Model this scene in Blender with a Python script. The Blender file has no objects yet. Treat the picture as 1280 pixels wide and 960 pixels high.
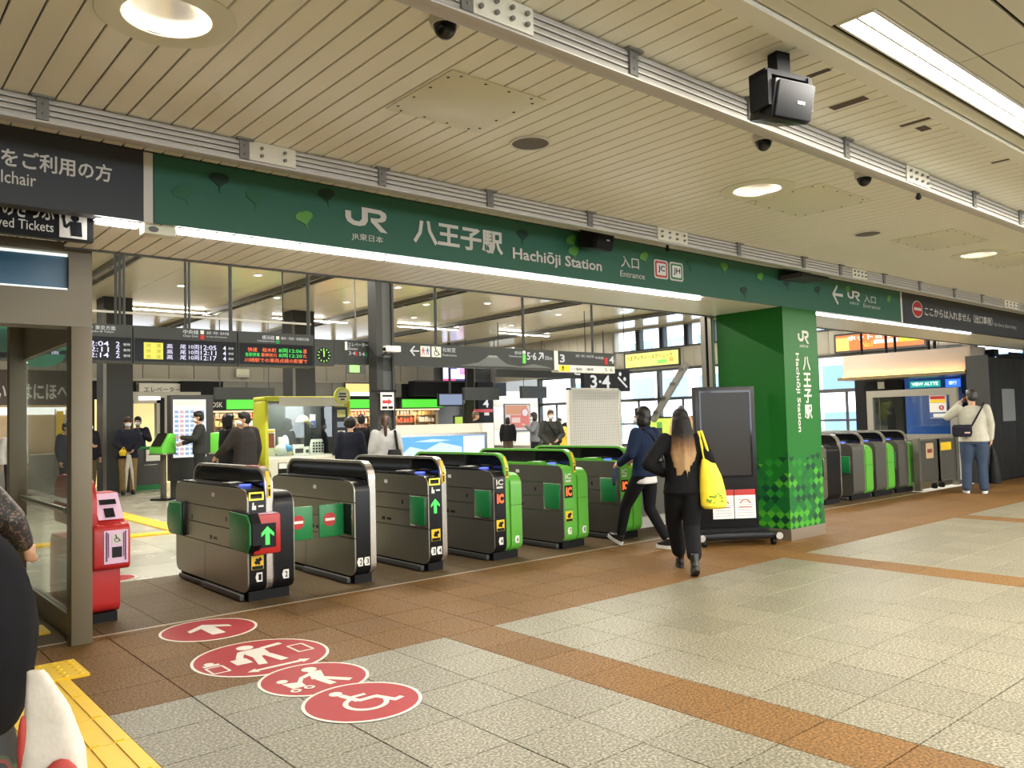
import bpy, bmesh, math, random
from mathutils import Vector, Matrix
random.seed(7)
PI = math.pi
SC = bpy.context.scene
COL = SC.collection
# ------------------------------------------------------------------ camera
CAM_H = 1.45
FPX, YAW, PITCH, ROLL = 1014.6, math.radians(40.4207), math.radians(2.6303), math.radians(-1.4382)
fwd = Vector((math.sin(YAW)*math.cos(PITCH), math.cos(YAW)*math.cos(PITCH), math.sin(PITCH)))
rgt = Vector((math.cos(YAW), -math.sin(YAW), 0)); upv = rgt.cross(fwd)
c_, s_ = math.cos(ROLL), math.sin(ROLL)
R_, U_ = c_*rgt + s_*upv, -s_*rgt + c_*upv
cam = bpy.data.cameras.new('camera'); camo = bpy.data.objects.new('camera', cam); COL.objects.link(camo)
cam.sensor_width = 36; cam.lens = 36*FPX/1280; cam.clip_end = 300
M = Matrix((R_, U_, -fwd)).transposed().to_4x4(); M.translation = (0, 0, CAM_H); camo.matrix_world = M
SC.camera = camo
def project(p):
    d = Vector(p) - Vector((0, 0, CAM_H)); z = d.dot(fwd)
    if z < .2: return None
    return 640 + FPX*d.dot(R_)/z, 480 - FPX*d.dot(U_)/z, z
# ------------------------------------------------------------------ world, exposure
W = bpy.data.worlds.new('sky'); SC.world = W; W.use_nodes = True
bg = W.node_tree.nodes['Background']; bg.inputs[0].default_value = (.86, .93, 1, 1); bg.inputs[1].default_value = 3.0
vs = SC.view_settings; vs.view_transform = 'Standard'; vs.look = 'None'; vs.gamma = 1; vs.use_curve_mapping = False
vs.exposure = 1.22
LAMPK = 1.0
def area(name, loc, sx, sy, watts, col=(1, .95, .86), rot=(0, 0, 0), shape='RECTANGLE'):
    l = bpy.data.lights.new(name, 'AREA'); l.shape = shape; l.size = sx; l.size_y = sy; l.energy = watts*LAMPK; l.color = col
    o = bpy.data.objects.new(name, l); o.location = loc; o.rotation_euler = rot; COL.objects.link(o); return o
WARM, NEUT, COOL = (1, .87, .68), (1, .945, .83), (.95, .97, 1)
# the hall's fluorescent rows (only the row by the trim has a fixture), then the paid area's rows
for k in range(6): area('fluorescent_lamp', (4.1+3.0*k, 1.60, 3.105), 2.8, .15, 62, NEUT)
for y in (-1.6, -5.6, -9.0):
    for k in range(6): area('fluorescent_lamp', (-3+4*k, y, 3.125), 2.8, .15, 66 if y > -2 else 50, NEUT)  # unseen rows behind the camera, added without fixtures
for y in (9.5, 14.0, 22.0):
    for k in range(5): area('ceiling_strip_lamp', (2.6+4.2*k, y, 4.562), 2.4, .08, 105, NEUT)  # only the farthest row has fixtures; nearer rows are added out of view
for x in (1.06, 5.32, 9.58, 13.84): area('downlight_lamp', (x, 3.36, 3.20), .14, .14, 7, WARM, shape='DISK')

# ------------------------------------------------------------------ materials
MATS = {}
def mat(key, col, rough=.5, metal=0, emit=0, ecol=None, noise=0, nscale=8, bump=0, spec=.5, coat=0):
    if key in MATS: return MATS[key]
    m = bpy.data.materials.new(key); m.use_nodes = True; nt = m.node_tree; b = nt.nodes['Principled BSDF']
    c = (*col, 1)
    b.inputs['Base Color'].default_value = c; b.inputs['Roughness'].default_value = rough; b.inputs['Metallic'].default_value = metal
    b.inputs['Specular IOR Level'].default_value = spec; b.inputs['Coat Weight'].default_value = coat
    if emit: b.inputs['Emission Color'].default_value = (*(ecol or col), 1); b.inputs['Emission Strength'].default_value = emit
    if noise:
        tc = nt.nodes.new('ShaderNodeTexCoord'); n = nt.nodes.new('ShaderNodeTexNoise'); n.inputs['Scale'].default_value = nscale; n.inputs['Detail'].default_value = 4
        r = nt.nodes.new('ShaderNodeMapRange'); r.inputs[3].default_value = 1-noise; r.inputs[4].default_value = 1+noise
        mx = nt.nodes.new('ShaderNodeVectorMath'); mx.operation = 'SCALE'; mx.inputs[0].default_value = col
        nt.links.new(tc.outputs['Object'], n.inputs['Vector']); nt.links.new(n.outputs[0], r.inputs[0]); nt.links.new(r.outputs[0], mx.inputs['Scale']); nt.links.new(mx.outputs[0], b.inputs['Base Color'])
        if bump:
            bp = nt.nodes.new('ShaderNodeBump'); bp.inputs['Strength'].default_value = bump; bp.inputs['Distance'].default_value = .01
            nt.links.new(n.outputs[0], bp.inputs['Height']); nt.links.new(bp.outputs[0], b.inputs['Normal'])
    MATS[key] = m; return m
def granite(key, base, dark, light, rough=.32, spec=.3):
    m = bpy.data.materials.new(key); m.use_nodes = True; nt = m.node_tree; b = nt.nodes['Principled BSDF']; N, L = nt.nodes.new, nt.links.new
    tc = N('ShaderNodeTexCoord'); oi = N('ShaderNodeObjectInfo'); ge = N('ShaderNodeNewGeometry')
    add = N('ShaderNodeVectorMath'); add.operation = 'MULTIPLY_ADD'; add.inputs[1].default_value = (13, 7, 5)
    cmb = N('ShaderNodeCombineXYZ')
    L(oi.outputs['Random'], cmb.inputs[0]); L(ge.outputs['Random Per Island'], cmb.inputs[1])
    L(cmb.outputs[0], add.inputs[0]); L(tc.outputs['Object'], add.inputs[2])
    n1 = N('ShaderNodeTexNoise'); n1.inputs['Scale'].default_value = 75; n1.inputs['Detail'].default_value = 2
    n2 = N('ShaderNodeTexVoronoi'); n2.inputs['Scale'].default_value = 85
    n3 = N('ShaderNodeTexNoise'); n3.inputs['Scale'].default_value = 1.6; n3.inputs['Detail'].default_value = 3
    for n in (n1, n2, n3): L(add.outputs[0], n.inputs['Vector'])
    cr = N('ShaderNodeValToRGB'); e = cr.color_ramp.elements
    e[0].position, e[0].color = .30, (*dark, 1); e[1].position, e[1].color = .70, (*light, 1)
    k = e.new(.5); k.color = (*base, 1)
    L(n1.outputs[0], cr.inputs[0])
    cr2 = N('ShaderNodeValToRGB'); e2 = cr2.color_ramp.elements; e2[0].position, e2[0].color = .0, (.62, .62, .62, 1); e2[1].position, e2[1].color = .5, (1.1, 1.1, 1.1, 1)
    L(n2.outputs['Color'], cr2.inputs[0])
    mx = N('ShaderNodeMix'); mx.data_type = 'RGBA'; mx.blend_type = 'MULTIPLY'; mx.inputs[0].default_value = .55
    L(cr.outputs[0], mx.inputs[6]); L(cr2.outputs[0], mx.inputs[7])
    ad = N('ShaderNodeMath'); ad.operation = 'ADD'; L(oi.outputs['Random'], ad.inputs[0]); L(ge.outputs['Random Per Island'], ad.inputs[1])
    fr = N('ShaderNodeMath'); fr.operation = 'FRACT'; L(ad.outputs[0], fr.inputs[0])
    mr = N('ShaderNodeMapRange'); mr.inputs[3].default_value = .90; mr.inputs[4].default_value = 1.07; L(fr.outputs[0], mr.inputs[0])
    mr2 = N('ShaderNodeMapRange'); mr2.inputs[3].default_value = .86; mr2.inputs[4].default_value = 1.12; L(n3.outputs[0], mr2.inputs[0])
    mu = N('ShaderNodeMath'); mu.operation = 'MULTIPLY'; L(mr.outputs[0], mu.inputs[0]); L(mr2.outputs[0], mu.inputs[1])
    sc = N('ShaderNodeVectorMath'); sc.operation = 'SCALE'; L(mx.outputs[2], sc.inputs[0]); L(mu.outputs[0], sc.inputs['Scale'])
    L(sc.outputs[0], b.inputs['Base Color']); b.inputs['Specular IOR Level'].default_value = spec
    rr = N('ShaderNodeMapRange'); rr.inputs[3].default_value = rough-.05; rr.inputs[4].default_value = rough+.12; L(n3.outputs[0], rr.inputs[0]); L(rr.outputs[0], b.inputs['Roughness'])
    MATS[key] = m; return m
def glassy(key, tint=(1, 1, 1), refl=.12, rough=.02):
    m = bpy.data.materials.new(key); m.use_nodes = True; nt = m.node_tree; N, L = nt.nodes.new, nt.links.new
    nt.nodes.remove(nt.nodes['Principled BSDF']); out = nt.nodes['Material Output']
    t = N('ShaderNodeBsdfTransparent'); t.inputs[0].default_value = (*tint, 1); g = N('ShaderNodeBsdfGlossy'); g.inputs['Roughness'].default_value = rough
    f = N('ShaderNodeFresnel'); f.inputs[0].default_value = 1.4; ad = N('ShaderNodeMath'); ad.operation = 'MULTIPLY_ADD'; ad.inputs[1].default_value = .4; ad.inputs[2].default_value = refl*.3
    mx = N('ShaderNodeMixShader'); L(f.outputs[0], ad.inputs[0]); L(ad.outputs[0], mx.inputs[0]); L(t.outputs[0], mx.inputs[1]); L(g.outputs[0], mx.inputs[2]); L(mx.outputs[0], out.inputs[0])
    MATS[key] = m; return m
def scallop(key):
    """printed ginkgo-scale wrap: plain green above, diagonal grid of three greens fading in below"""
    m = bpy.data.materials.new(key); m.use_nodes = True; nt = m.node_tree; b = nt.nodes['Principled BSDF']; N, L = nt.nodes.new, nt.links.new
    tc = N('ShaderNodeTexCoord'); sp = N('ShaderNodeSeparateXYZ'); L(tc.outputs['Object'], sp.inputs[0])
    def math_(op, a, bb=None):
        n = N('ShaderNodeMath'); n.operation = op
        for i, v in enumerate((a, bb)):
            if v is None: continue
            if isinstance(v, (int, float)): n.inputs[i].default_value = v
            else: L(v, n.inputs[i])
        return n.outputs[0]
    h = math_('ADD', sp.outputs[0], sp.outputs[1]); z = sp.outputs[2]
    u = math_('MULTIPLY', math_('ADD', h, z), 8.4); v = math_('MULTIPLY', math_('SUBTRACT', h, z), 8.4)
    fu, fv = math_('FLOOR', u), math_('FLOOR', v)
    cb = N('ShaderNodeCombineXYZ'); L(fu, cb.inputs[0]); L(fv, cb.inputs[1])
    wn = N('ShaderNodeTexWhiteNoise'); wn.noise_dimensions = '2D'; L(cb.outputs[0], wn.inputs['Vector'])
    chk = math_('MODULO', math_('ABSOLUTE', math_('ADD', fu, fv)), 2.0)
    t = math_('ADD', math_('MULTIPLY', chk, .42), math_('MULTIPLY', wn.outputs['Value'], .58))
    cr = N('ShaderNodeValToRGB'); cr.color_ramp.interpolation = 'CONSTANT'; e = cr.color_ramp.elements
    e[0].position, e[0].color = 0, (.003, .045, .018, 1); e[1].position, e[1].color = .28, (.005, .10, .020, 1)
    for p, c in ((.5, (.014, .19, .018, 1)), (.64, (.055, .29, .018, 1)), (.84, (.008, .13, .016, 1))): k = e.new(p); k.color = c
    L(t, cr.inputs[0])
    # fan shaped notch at the foot of every cell
    du = math_('SUBTRACT', u, fu); dv = math_('SUBTRACT', v, fv)
    ed = math_('LESS_THAN', math_('ADD', math_('POWER', math_('SUBTRACT', du, 0), 2), math_('POWER', math_('SUBTRACT', 1, dv), 2)), 1.0)
    base = N('ShaderNodeRGB'); base.outputs[0].default_value = (.007, .125, .012, 1)
    fz = N('ShaderNodeMapRange'); fz.inputs[1].default_value = 1.02; fz.inputs[2].default_value = .62; L(z, fz.inputs[0])
    on = math_('GREATER_THAN', fz.outputs[0], math_('MULTIPLY', wn.outputs['Value'], .95))
    mx = N('ShaderNodeMix'); mx.data_type = 'RGBA'; L(math_('MULTIPLY', on, math_('MULTIPLY_ADD', ed, .55) if 0 else math_('ADD', math_('MULTIPLY', ed, .5), .5)), mx.inputs[0]); L(base.outputs[0], mx.inputs[6]); L(cr.outputs[0], mx.inputs[7])
    L(mx.outputs[2], b.inputs['Base Color']); b.inputs['Roughness'].default_value = .4; b.inputs['Specular IOR Level'].default_value = .3
    MATS[key] = m; return m

# ------------------------------------------------------------------ mesh helpers
class MB:
    def __init__(s): s.v = []; s.f = []
    def add(s, vs, fs):
        o = len(s.v); s.v += [tuple(x) for x in vs]; s.f += [tuple(i+o for i in f) for f in fs]; return s
    def box(s, x0, x1, y0, y1, z0, z1):
        return s.add([(x0, y0, z0), (x1, y0, z0), (x1, y1, z0), (x0, y1, z0), (x0, y0, z1), (x1, y0, z1), (x1, y1, z1), (x0, y1, z1)],
                     [(3, 2, 1, 0), (4, 5, 6, 7), (0, 1, 5, 4), (1, 2, 6, 5), (2, 3, 7, 6), (3, 0, 4, 7)])
    def prism(s, poly, ax, a, b):
        """poly: 2D points; ax 'x': (y,z), 'y': (x,z), 'z': (x,y); extruded from a to b along ax"""
        n = len(poly); A = sum(poly[i][0]*poly[(i+1) % n][1]-poly[(i+1) % n][0]*poly[i][1] for i in range(n))
        if (A < 0) != (ax == 'y'): poly = poly[::-1]
        f = {'x': lambda p, t: (t, p[0], p[1]), 'y': lambda p, t: (p[0], t, p[1]), 'z': lambda p, t: (p[0], p[1], t)}[ax]
        vs = [f(p, a) for p in poly]+[f(p, b) for p in poly]
        return s.add(vs, [tuple(range(n-1, -1, -1)), tuple(range(n, 2*n))]+[(i, (i+1) % n, n+(i+1) % n, n+i) for i in range(n)])
    def tube(s, p, q, r, r2=None, n=10, cap=True):
        p, q = Vector(p), Vector(q); r2 = r if r2 is None else r2; d = (q-p).normalized()
        a = d.orthogonal().normalized(); b = d.cross(a)
        vs = []
        for c, rr in ((p, r), (q, r2)): vs += [c+rr*(math.cos(2*PI*i/n)*a+math.sin(2*PI*i/n)*b) for i in range(n)]
        fs = [(i, (i+1) % n, n+(i+1) % n, n+i) for i in range(n)]
        if cap: fs += [tuple(range(n-1, -1, -1)), tuple(range(n, 2*n))]
        return s.add(vs, fs)
    def path(s, pts, r, n=8):
        for a, b in zip(pts, pts[1:]): s.tube(a, b, r, n=n)
        return s
    def ell(s, c, r, nu=16, nv=10, z0=-1, z1=1):
        if isinstance(r, (int, float)): r = (r, r, r)
        vs = []; fs = []; a0, a1 = math.asin(z0), math.asin(z1)
        for j in range(nv+1):
            t = a0+(a1-a0)*j/nv
            vs += [(c[0]+r[0]*math.cos(t)*math.cos(2*PI*i/nu), c[1]+r[1]*math.cos(t)*math.sin(2*PI*i/nu), c[2]+r[2]*math.sin(t)) for i in range(nu)]
        for j in range(nv): fs += [(j*nu+i, j*nu+(i+1) % nu, (j+1)*nu+(i+1) % nu, (j+1)*nu+i) for i in range(nu)]
        fs += [tuple(range(nu-1, -1, -1)), tuple(range(nv*nu, nv*nu+nu))]
        return s.add(vs, fs)
    def lathe(s, c, prof, n=24):
        """prof: (r, z) pairs around the vertical axis through c"""
        vs = []; fs = []
        for r, z in prof: vs += [(c[0]+r*math.cos(2*PI*i/n), c[1]+r*math.sin(2*PI*i/n), c[2]+z) for i in range(n)]
        for j in range(len(prof)-1): fs += [(j*n+i, j*n+(i+1) % n, (j+1)*n+(i+1) % n, (j+1)*n+i) for i in range(n)]
        return s.add(vs, fs)
    def loft(s, rings, n=18, sq=2.0):
        """rings: (cx, cy, cz, rx, ry): stacked superellipse sections, capped"""
        vs = []; fs = []
        for cx, cy, cz, rx, ry in rings:
            for i in range(n):
                t = 2*PI*i/n; c, d = math.cos(t), math.sin(t)
                vs.append((cx+rx*math.copysign(abs(c)**(2/sq), c), cy+ry*math.copysign(abs(d)**(2/sq), d), cz))
        for j in range(len(rings)-1): fs += [(j*n+i, j*n+(i+1) % n, (j+1)*n+(i+1) % n, (j+1)*n+i) for i in range(n)]
        fs += [tuple(range(n-1, -1, -1)), tuple(range((len(rings)-1)*n, len(rings)*n))]
        return s.add(vs, fs)
    def caps(s, pts, rad):
        """chain of tapered capsules (closed pieces, merged later by remesh)"""
        for p, r in zip(pts, rad): s.ell(p, r, 12, 8)
        for (a, b), (r, q) in zip(zip(pts, pts[1:]), zip(rad, rad[1:])):
            if (Vector(a)-Vector(b)).length > 1e-4: s.tube(a, b, r, q, n=12)
        return s
    def flat(s, polys, P, u, v, t=.002):
        """2D polygons laid on a plane: origin P, axes u, v; thickness t towards u x v"""
        P, u, v = Vector(P), Vector(u), Vector(v); n = u.cross(v).normalized()
        for q_, poly in enumerate(polys):
            P = P+n*4e-5; k = len(poly); A = sum(poly[i][0]*poly[(i+1) % k][1]-poly[(i+1) % k][0]*poly[i][1] for i in range(k))
            if A < 0: poly = poly[::-1]
            a = [P+u*p[0]+v*p[1] for p in poly]; b = [p+n*t for p in a]
            s.add(a+b, [tuple(range(k-1, -1, -1)), tuple(range(k, 2*k))]+[(i, (i+1) % k, k+(i+1) % k, k+i) for i in range(k)])
        return s
    def xf(s, M):
        s.v = [tuple(M @ Vector(x)) for x in s.v]; return s
    def mesh(s, name, smooth=True, bevel=0, seg=2):
        me = bpy.data.meshes.new(name); me.from_pydata(s.v, [], s.f)
        if bevel:
            bm = bmesh.new(); bm.from_mesh(me)
            ed = [e for e in bm.edges if len(e.link_faces) == 2 and e.calc_face_angle(0) > .9]
            bmesh.ops.bevel(bm, geom=ed, offset=bevel, segments=seg, profile=.5, affect='EDGES', clamp_overlap=True); bm.to_mesh(me); bm.free()
        if smooth:
            me.polygons.foreach_set('use_smooth', [True]*len(me.polygons)); me.set_sharp_from_angle(angle=.6)
        me.update(); return me
def world_of(o):
    return (world_of(o.parent) @ o.matrix_parent_inverse if o.parent else Matrix()) @ o.matrix_basis
def put(name, me, m=None, parent=None):
    o = bpy.data.objects.new(name, me); COL.objects.link(o)
    if m is not None and len(me.materials) == 0: me.materials.append(m)
    if parent: o.parent = parent
    return o
def build(name, mb, m, parent=None, local=False, bevel=0, smooth=True, label=None):
    if parent and not local: mb.xf(world_of(parent).inverted())
    o = put(name, mb.mesh(name, smooth, bevel), m, parent)
    if label: o['label'] = label
    return o
def tag(o, label=None, cat=None, group=None, kind=None):
    if label: o['label'] = label
    if cat: o['category'] = cat
    if group: o['group'] = group
    if kind: o['kind'] = kind
    return o
def thing(name, label, cat, loc=(0, 0, 0), rz=0, group=None):
    o = bpy.data.objects.new(name, None); COL.objects.link(o); o.location = loc; o.rotation_euler = (0, 0, rz); o.empty_display_size = .1
    return tag(o, label, cat, group)
def structure(name, mb, m, parent=None, bevel=0):
    o = build(name, mb, m, parent, bevel=bevel)
    if not parent: o['kind'] = 'structure'
    return o
def copy_tree(o, parent=None):
    c = o.copy(); COL.objects.link(c)
    if parent: c.parent = parent
    for ch in list(o.children): copy_tree(ch, c)
    return c
B = lambda *a: MB().box(*a)
# text: queued, turned into flat meshes in one evaluation at the end
TEXTS = []
def text(body, parent, m, P, u, v, w, h, bold=.006, t=.003, name='lettering', align='LEFT'):
    cu = bpy.data.curves.new('lettering', 'FONT'); cu.body = body; cu.size = 1; cu.offset = bold; cu.resolution_u = 2; cu.align_x = align
    o = bpy.data.objects.new('lettering', cu); COL.objects.link(o)
    TEXTS.append((o, name, parent, m, Vector(P), Vector(u).normalized(), Vector(v).normalized(), w, h, t))
XU, ZU, YU = (1, 0, 0), (0, 0, 1), (0, 1, 0)
def textY(body, parent, m, x0, x1, z0, z1, y, **k): text(body, parent, m, (x0, y, z0), XU, ZU, x1-x0, z1-z0, **k)      # on a face that looks towards -Y
def textX(body, parent, m, y0, y1, z0, z1, x, **k): text(body, parent, m, (x, y0, z0), (0, -1, 0), ZU, y0-y1, z1-z0, **k)  # on a face that looks towards -X; y0 > y1
REMESH = []
def organic(name, mb, m, parent=None, voxel=.012, smooth=4):
    o = put(name, mb.mesh(name, True), m, parent); REMESH.append((o, voxel, smooth)); return o
# 2D shapes
def circ(cx, cy, r, n=28, ry=None): return [(cx+r*math.cos(2*PI*i/n), cy+(ry or r)*math.sin(2*PI*i/n)) for i in range(n)]
def bar2(a, b, w):
    d = Vector((b[0]-a[0], b[1]-a[1])); d.normalize(); n = Vector((-d.y, d.x))*w/2
    return [(a[0]+n.x, a[1]+n.y), (a[0]-n.x, a[1]-n.y), (b[0]-n.x, b[1]-n.y), (b[0]+n.x, b[1]+n.y)]
def ring2(cx, cy, r, w, a0=0, a1=2*PI, n=32):
    out = []
    for i in range(n):
        t, q = a0+(a1-a0)*i/n, a0+(a1-a0)*(i+1)/n
        out.append([(cx+(r-w)*math.cos(t), cy+(r-w)*math.sin(t)), (cx+r*math.cos(t), cy+r*math.sin(t)), (cx+r*math.cos(q), cy+r*math.sin(q)), (cx+(r-w)*math.cos(q), cy+(r-w)*math.sin(q))])
    return out
def rect(x0, x1, y0, y1): return [(x0, y0), (x1, y0), (x1, y1), (x0, y1)]
def rrect(x0, x1, y0, y1, r, n=5):
    out = []
    for cx, cy, a in ((x1-r, y1-r, 0), (x0+r, y1-r, PI/2), (x0+r, y0+r, PI), (x1-r, y0+r, 1.5*PI)):
        out += [(cx+r*math.cos(a+PI/2*i/n), cy+r*math.sin(a+PI/2*i/n)) for i in range(n+1)]
    return out
def sc2(polys, k, dx=0, dy=0): return [[(p[0]*k+dx, p[1]*k+dy) for p in q] for q in polys]
def JR(w, h):
    q = [[(82, 0), (112, 0), (112, 84), (82, 76)], [(112, 84), (98, 113), (70, 123), (70, 94), (82, 76)], [(70, 94), (70, 123), (38, 121), (44, 93)], [(44, 93), (38, 121), (10, 103), (28, 78)], [(28, 78), (10, 103), (0, 78), (0, 36), (28, 36)],
         [(112, 0), (178, 2), (172, 30), (112, 28)], [(178, 2), (204, 18), (179, 40), (172, 30)], [(204, 18), (209, 40), (203, 64), (179, 46), (179, 40)], [(203, 64), (186, 78), (160, 82), (150, 60), (170, 57), (179, 46)],
         [(150, 60), (160, 82), (212, 143), (176, 143), (127, 84), (127, 60)]]
    return [[(x/212*w, (1-y/143)*h) for x, y in p] for p in q]
def ginkgo(s, a=0):
    pts = [(0, -.6), (.04, -.22), (.56, .16), (.5, .38), (.28, .5), (.06, .52), (0, .44), (-.06, .52), (-.28, .5), (-.5, .38), (-.56, .16), (-.04, -.22)]
    c, d = math.cos(a), math.sin(a); return [[(s*(x*c-y*d), s*(x*d+y*c)) for x, y in q] for q in ([pts[0], pts[1], pts[6], pts[11]], [pts[1], pts[2], pts[3], pts[4], pts[5], pts[6]], [pts[6], pts[7], pts[8], pts[9], pts[10], pts[11]])]
def wheelchair(k):
    """wheelchair sign facing right in a unit box scaled by k"""
    return sc2([circ(-.16, .44, .09, 14), bar2((-.14, .34), (-.06, 0), .1), bar2((-.07, .0), (.2, 0), .09), bar2((.19, .03), (.33, -.32), .09), bar2((.3, -.3), (.45, -.25), .08), bar2((-.1, .18), (.14, .18), .07)]+ring2(-.03, -.14, .3, .07, 1.9, 6.1, 18), k)
def walker(k):
    return sc2([circ(.0, .44, .1, 14), [(-.12, .32), (.12, .32), (.1, -.05), (-.1, -.05)], bar2((-.1, .28), (-.3, .0), .08), bar2((.1, .28), (.3, .05), .08), bar2((-.05, 0), (-.2, -.5), .1), bar2((.05, 0), (.22, -.48), .1)], k)
def arrow_up(w, h): return [[(0, h/2), (w/2, h*.12), (w/2, -.06*h), (w*.16, h*.16), (w*.16, -h/2), (-w*.16, -h/2), (-w*.16, h*.16), (-w/2, -.06*h), (-w/2, h*.12)]]
def clip(poly, ax, lim, keep_less):
    out = []; n = len(poly)
    ins = lambda p: (p[ax] <= lim) if keep_less else (p[ax] >= lim)
    for i in range(n):
        a, b = poly[i], poly[(i+1) % n]
        if ins(a): out.append(a)
        if ins(a) != ins(b):
            t = (lim-a[ax])/(b[ax]-a[ax]); out.append((a[0]+t*(b[0]-a[0]), a[1]+t*(b[1]-a[1])))
    return out
def clip_rect(poly, y0, y1, z0, z1):
    for ax, lim, kl in ((0, y0, 0), (0, y1, 1), (1, z0, 0), (1, z1, 1)): poly = clip(poly, ax, lim, kl)
    return poly
# ------------------------------------------------------------------ palette
G_GREY = granite('grey_granite', (.152, .139, .096), (.045, .041, .029), (.33, .302, .222), .40)
G_BROWN = granite('brown_granite', (.138, .070, .021), (.038, .019, .006), (.235, .124, .036), .55, .14)
G_DARKB = granite('worn_brown_granite', (.100, .068, .034), (.032, .022, .011), (.17, .118, .058), .55, .14)
G_PALE = granite('pale_floor', (.34, .325, .26), (.29, .28, .225), (.39, .37, .30), .22)
GROUT = mat('grout', (.045, .04, .033), .85)
SLAT = mat('slat_paint', (.88, .855, .72), .36, noise=.03, nscale=1.5)
SLATGAP = mat('slat_gap', (.05, .043, .035), .8)
PLATE = mat('ceiling_plate', (.78, .77, .60), .4)
TRIMW = mat('trim_paint', (.80, .77, .64), .45)
RAIL = mat('rail_aluminium', (.56, .535, .49), .42, .35)
RAILD = mat('rail_bracket', (.24, .235, .22), .45, .5)
STEEL = mat('stainless', (.31, .30, .25), .34, .85, noise=.06, nscale=3)
STEELB = mat('bright_stainless', (.62, .59, .54), .25, .9)
STEELD = mat('grey_stainless', (.155, .15, .13), .36, .6)
BRONZE = mat('post_metal', (.165, .14, .092), .45, .3)
BLACK = mat('black_plastic', (.006, .006, .007), .3, spec=.3)
BLACKG = mat('black_gloss', (.006, .006, .007), .06)
BLACKM = mat('black_matte', (.007, .007, .008), .6, spec=.2)
DGREY = mat('dark_grey', (.05, .05, .05), .5)
SIGNG = mat('sign_green', (.021, .118, .068), .42)
SIGND = mat('sign_charcoal', (.035, .039, .044), .45)
SIGNB = mat('sign_body', (.075, .078, .075), .5)
WHITE = mat('white', (.78, .77, .72), .5)
OFFW = mat('off_white', (.62, .60, .54), .5)
LETTER = mat('sign_letters', (.66, .63, .56), .5)
TUBE = mat('tube_glow', (1, 1, 1), .5, emit=14, ecol=(1, .97, .92))
LEDTUBE = mat('strip_glow', (1, 1, 1), .5, emit=9, ecol=(.97, .96, 1))
BULB = mat('bulb_glow', (1, 1, 1), .5, emit=60, ecol=(1, .9, .75))
SPOTG = mat('spot_glow', (1, 1, 1), .5, emit=9, ecol=(1, .95, .85))
CHROME = mat('reflector', (.75, .73, .68), .34, 1)
RED = mat('red_gloss', (.45, .022, .020), .3)
REDF = mat('red_floor_film', (.30, .018, .024), .5, noise=.12, nscale=9, spec=.15)
WHITEF = mat('white_floor_film', (.58, .54, .48), .5)
YEL = mat('yellow_rubber', (.74, .47, .006), .5, noise=.05, nscale=12)
YELL = mat('yellow_label', (.85, .55, .02), .4)
GREENP = mat('flap_green', (.012, .20, .055), .35)
GREENL = mat('lime_green', (.11, .40, .045), .3)
PINK = mat('pink_label', (.72, .50, .66), .5)
GLASS = glassy('clear_glass', (.93, .97, .94))
GLASSW = glassy('window_glass', (.95, .98, 1))
SMOKE = glassy('smoked_panel', (.10, .10, .10), .2)
PANELG = mat('wall_panel', (.40, .375, .31), .45, noise=.03, nscale=2)
PANELD = mat('wall_panel_dark', (.17, .165, .15), .5)
GLOSSC = mat('glossy_ceiling', (.78, .70, .53), .16, 0, spec=.7)
FRAME = mat('window_frame', (.055, .055, .052), .45)
WOODW = mat('cream_wall', (.55, .48, .38), .5)
def glow(key, col, e): return mat(key, (0.02, 0.02, 0.02), .4, emit=e*.7, ecol=col)

# ------------------------------------------------------------------ floor
TS, TX0, TY0 = .4214, 2.395, 1.620
floor = structure('floor', B(-6, 32, -12, 30.5, -.30, -.010), GROUT)
def tile_mesh(name, m, sx, sy, h=.012):
    me = MB().box(-sx/2, sx/2, -sy/2, sy/2, -h, 0).mesh(name, False, .0015, 1); me.materials.append(m); return me
g = TS-.005
TM = {0: tile_mesh('tile', G_GREY, g, g), 1: tile_mesh('tile', G_BROWN, g, g)}
cells = []
for i in range(-8, 66):
    for j in range(-6, 11):
        x, y = TX0+TS*(i+.5), TY0+TS*(j+.5)
        if i == -4 and j <= 8: continue                      # the guide-block strip
        brown = j >= 7 or i % 10 == 2
        p = project((x, y, 0)); a = 0
        if p and -90 < p[0] < 1370 and -50 < p[1] < 1040: a = 1/p[2]**3
        cells.append((a, x, y, int(brown)))
cells.sort(key=lambda c: -c[0])
for a, x, y, k in cells[:262]:
    o = put('tile', TM[k], None, floor); o.location = (x, y, random.uniform(-.0006, .0004))
rest = {0: MB(), 1: MB(), 2: MB(), 3: MB()}
for a, x, y, k in cells[262:]: rest[k].box(x-g/2, x+g/2, y-g/2, y+g/2, -.012, 0)
for i in range(-8, 66): rest[1].box(TX0+TS*i, TX0+TS*i+g, 6.257, 6.345, -.012, 0)
for i in range(-8, 66):
    for j in range(5): rest[2].box(TX0+TS*i, TX0+TS*i+g, 6.385+j*.412, 6.385+j*.412+.4085, -.012, 0)
for i in range(-4, 31):
    for j in range(26): rest[3].box(-1+.84*i, -1+.84*i+.836, 8.45+.84*j, 8.45+.84*j+.836, -.012, 0)
for k, m in ((0, G_GREY), (1, G_BROWN), (2, G_DARKB), (3, G_PALE)): tag(structure('floor_tiles', rest[k], m, floor), kind='stuff')
structure('threshold_strip', B(-3, 28, 6.348, 6.382, -.012, .001), mat('threshold', (.33, .26, .19), .45), floor)
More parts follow.
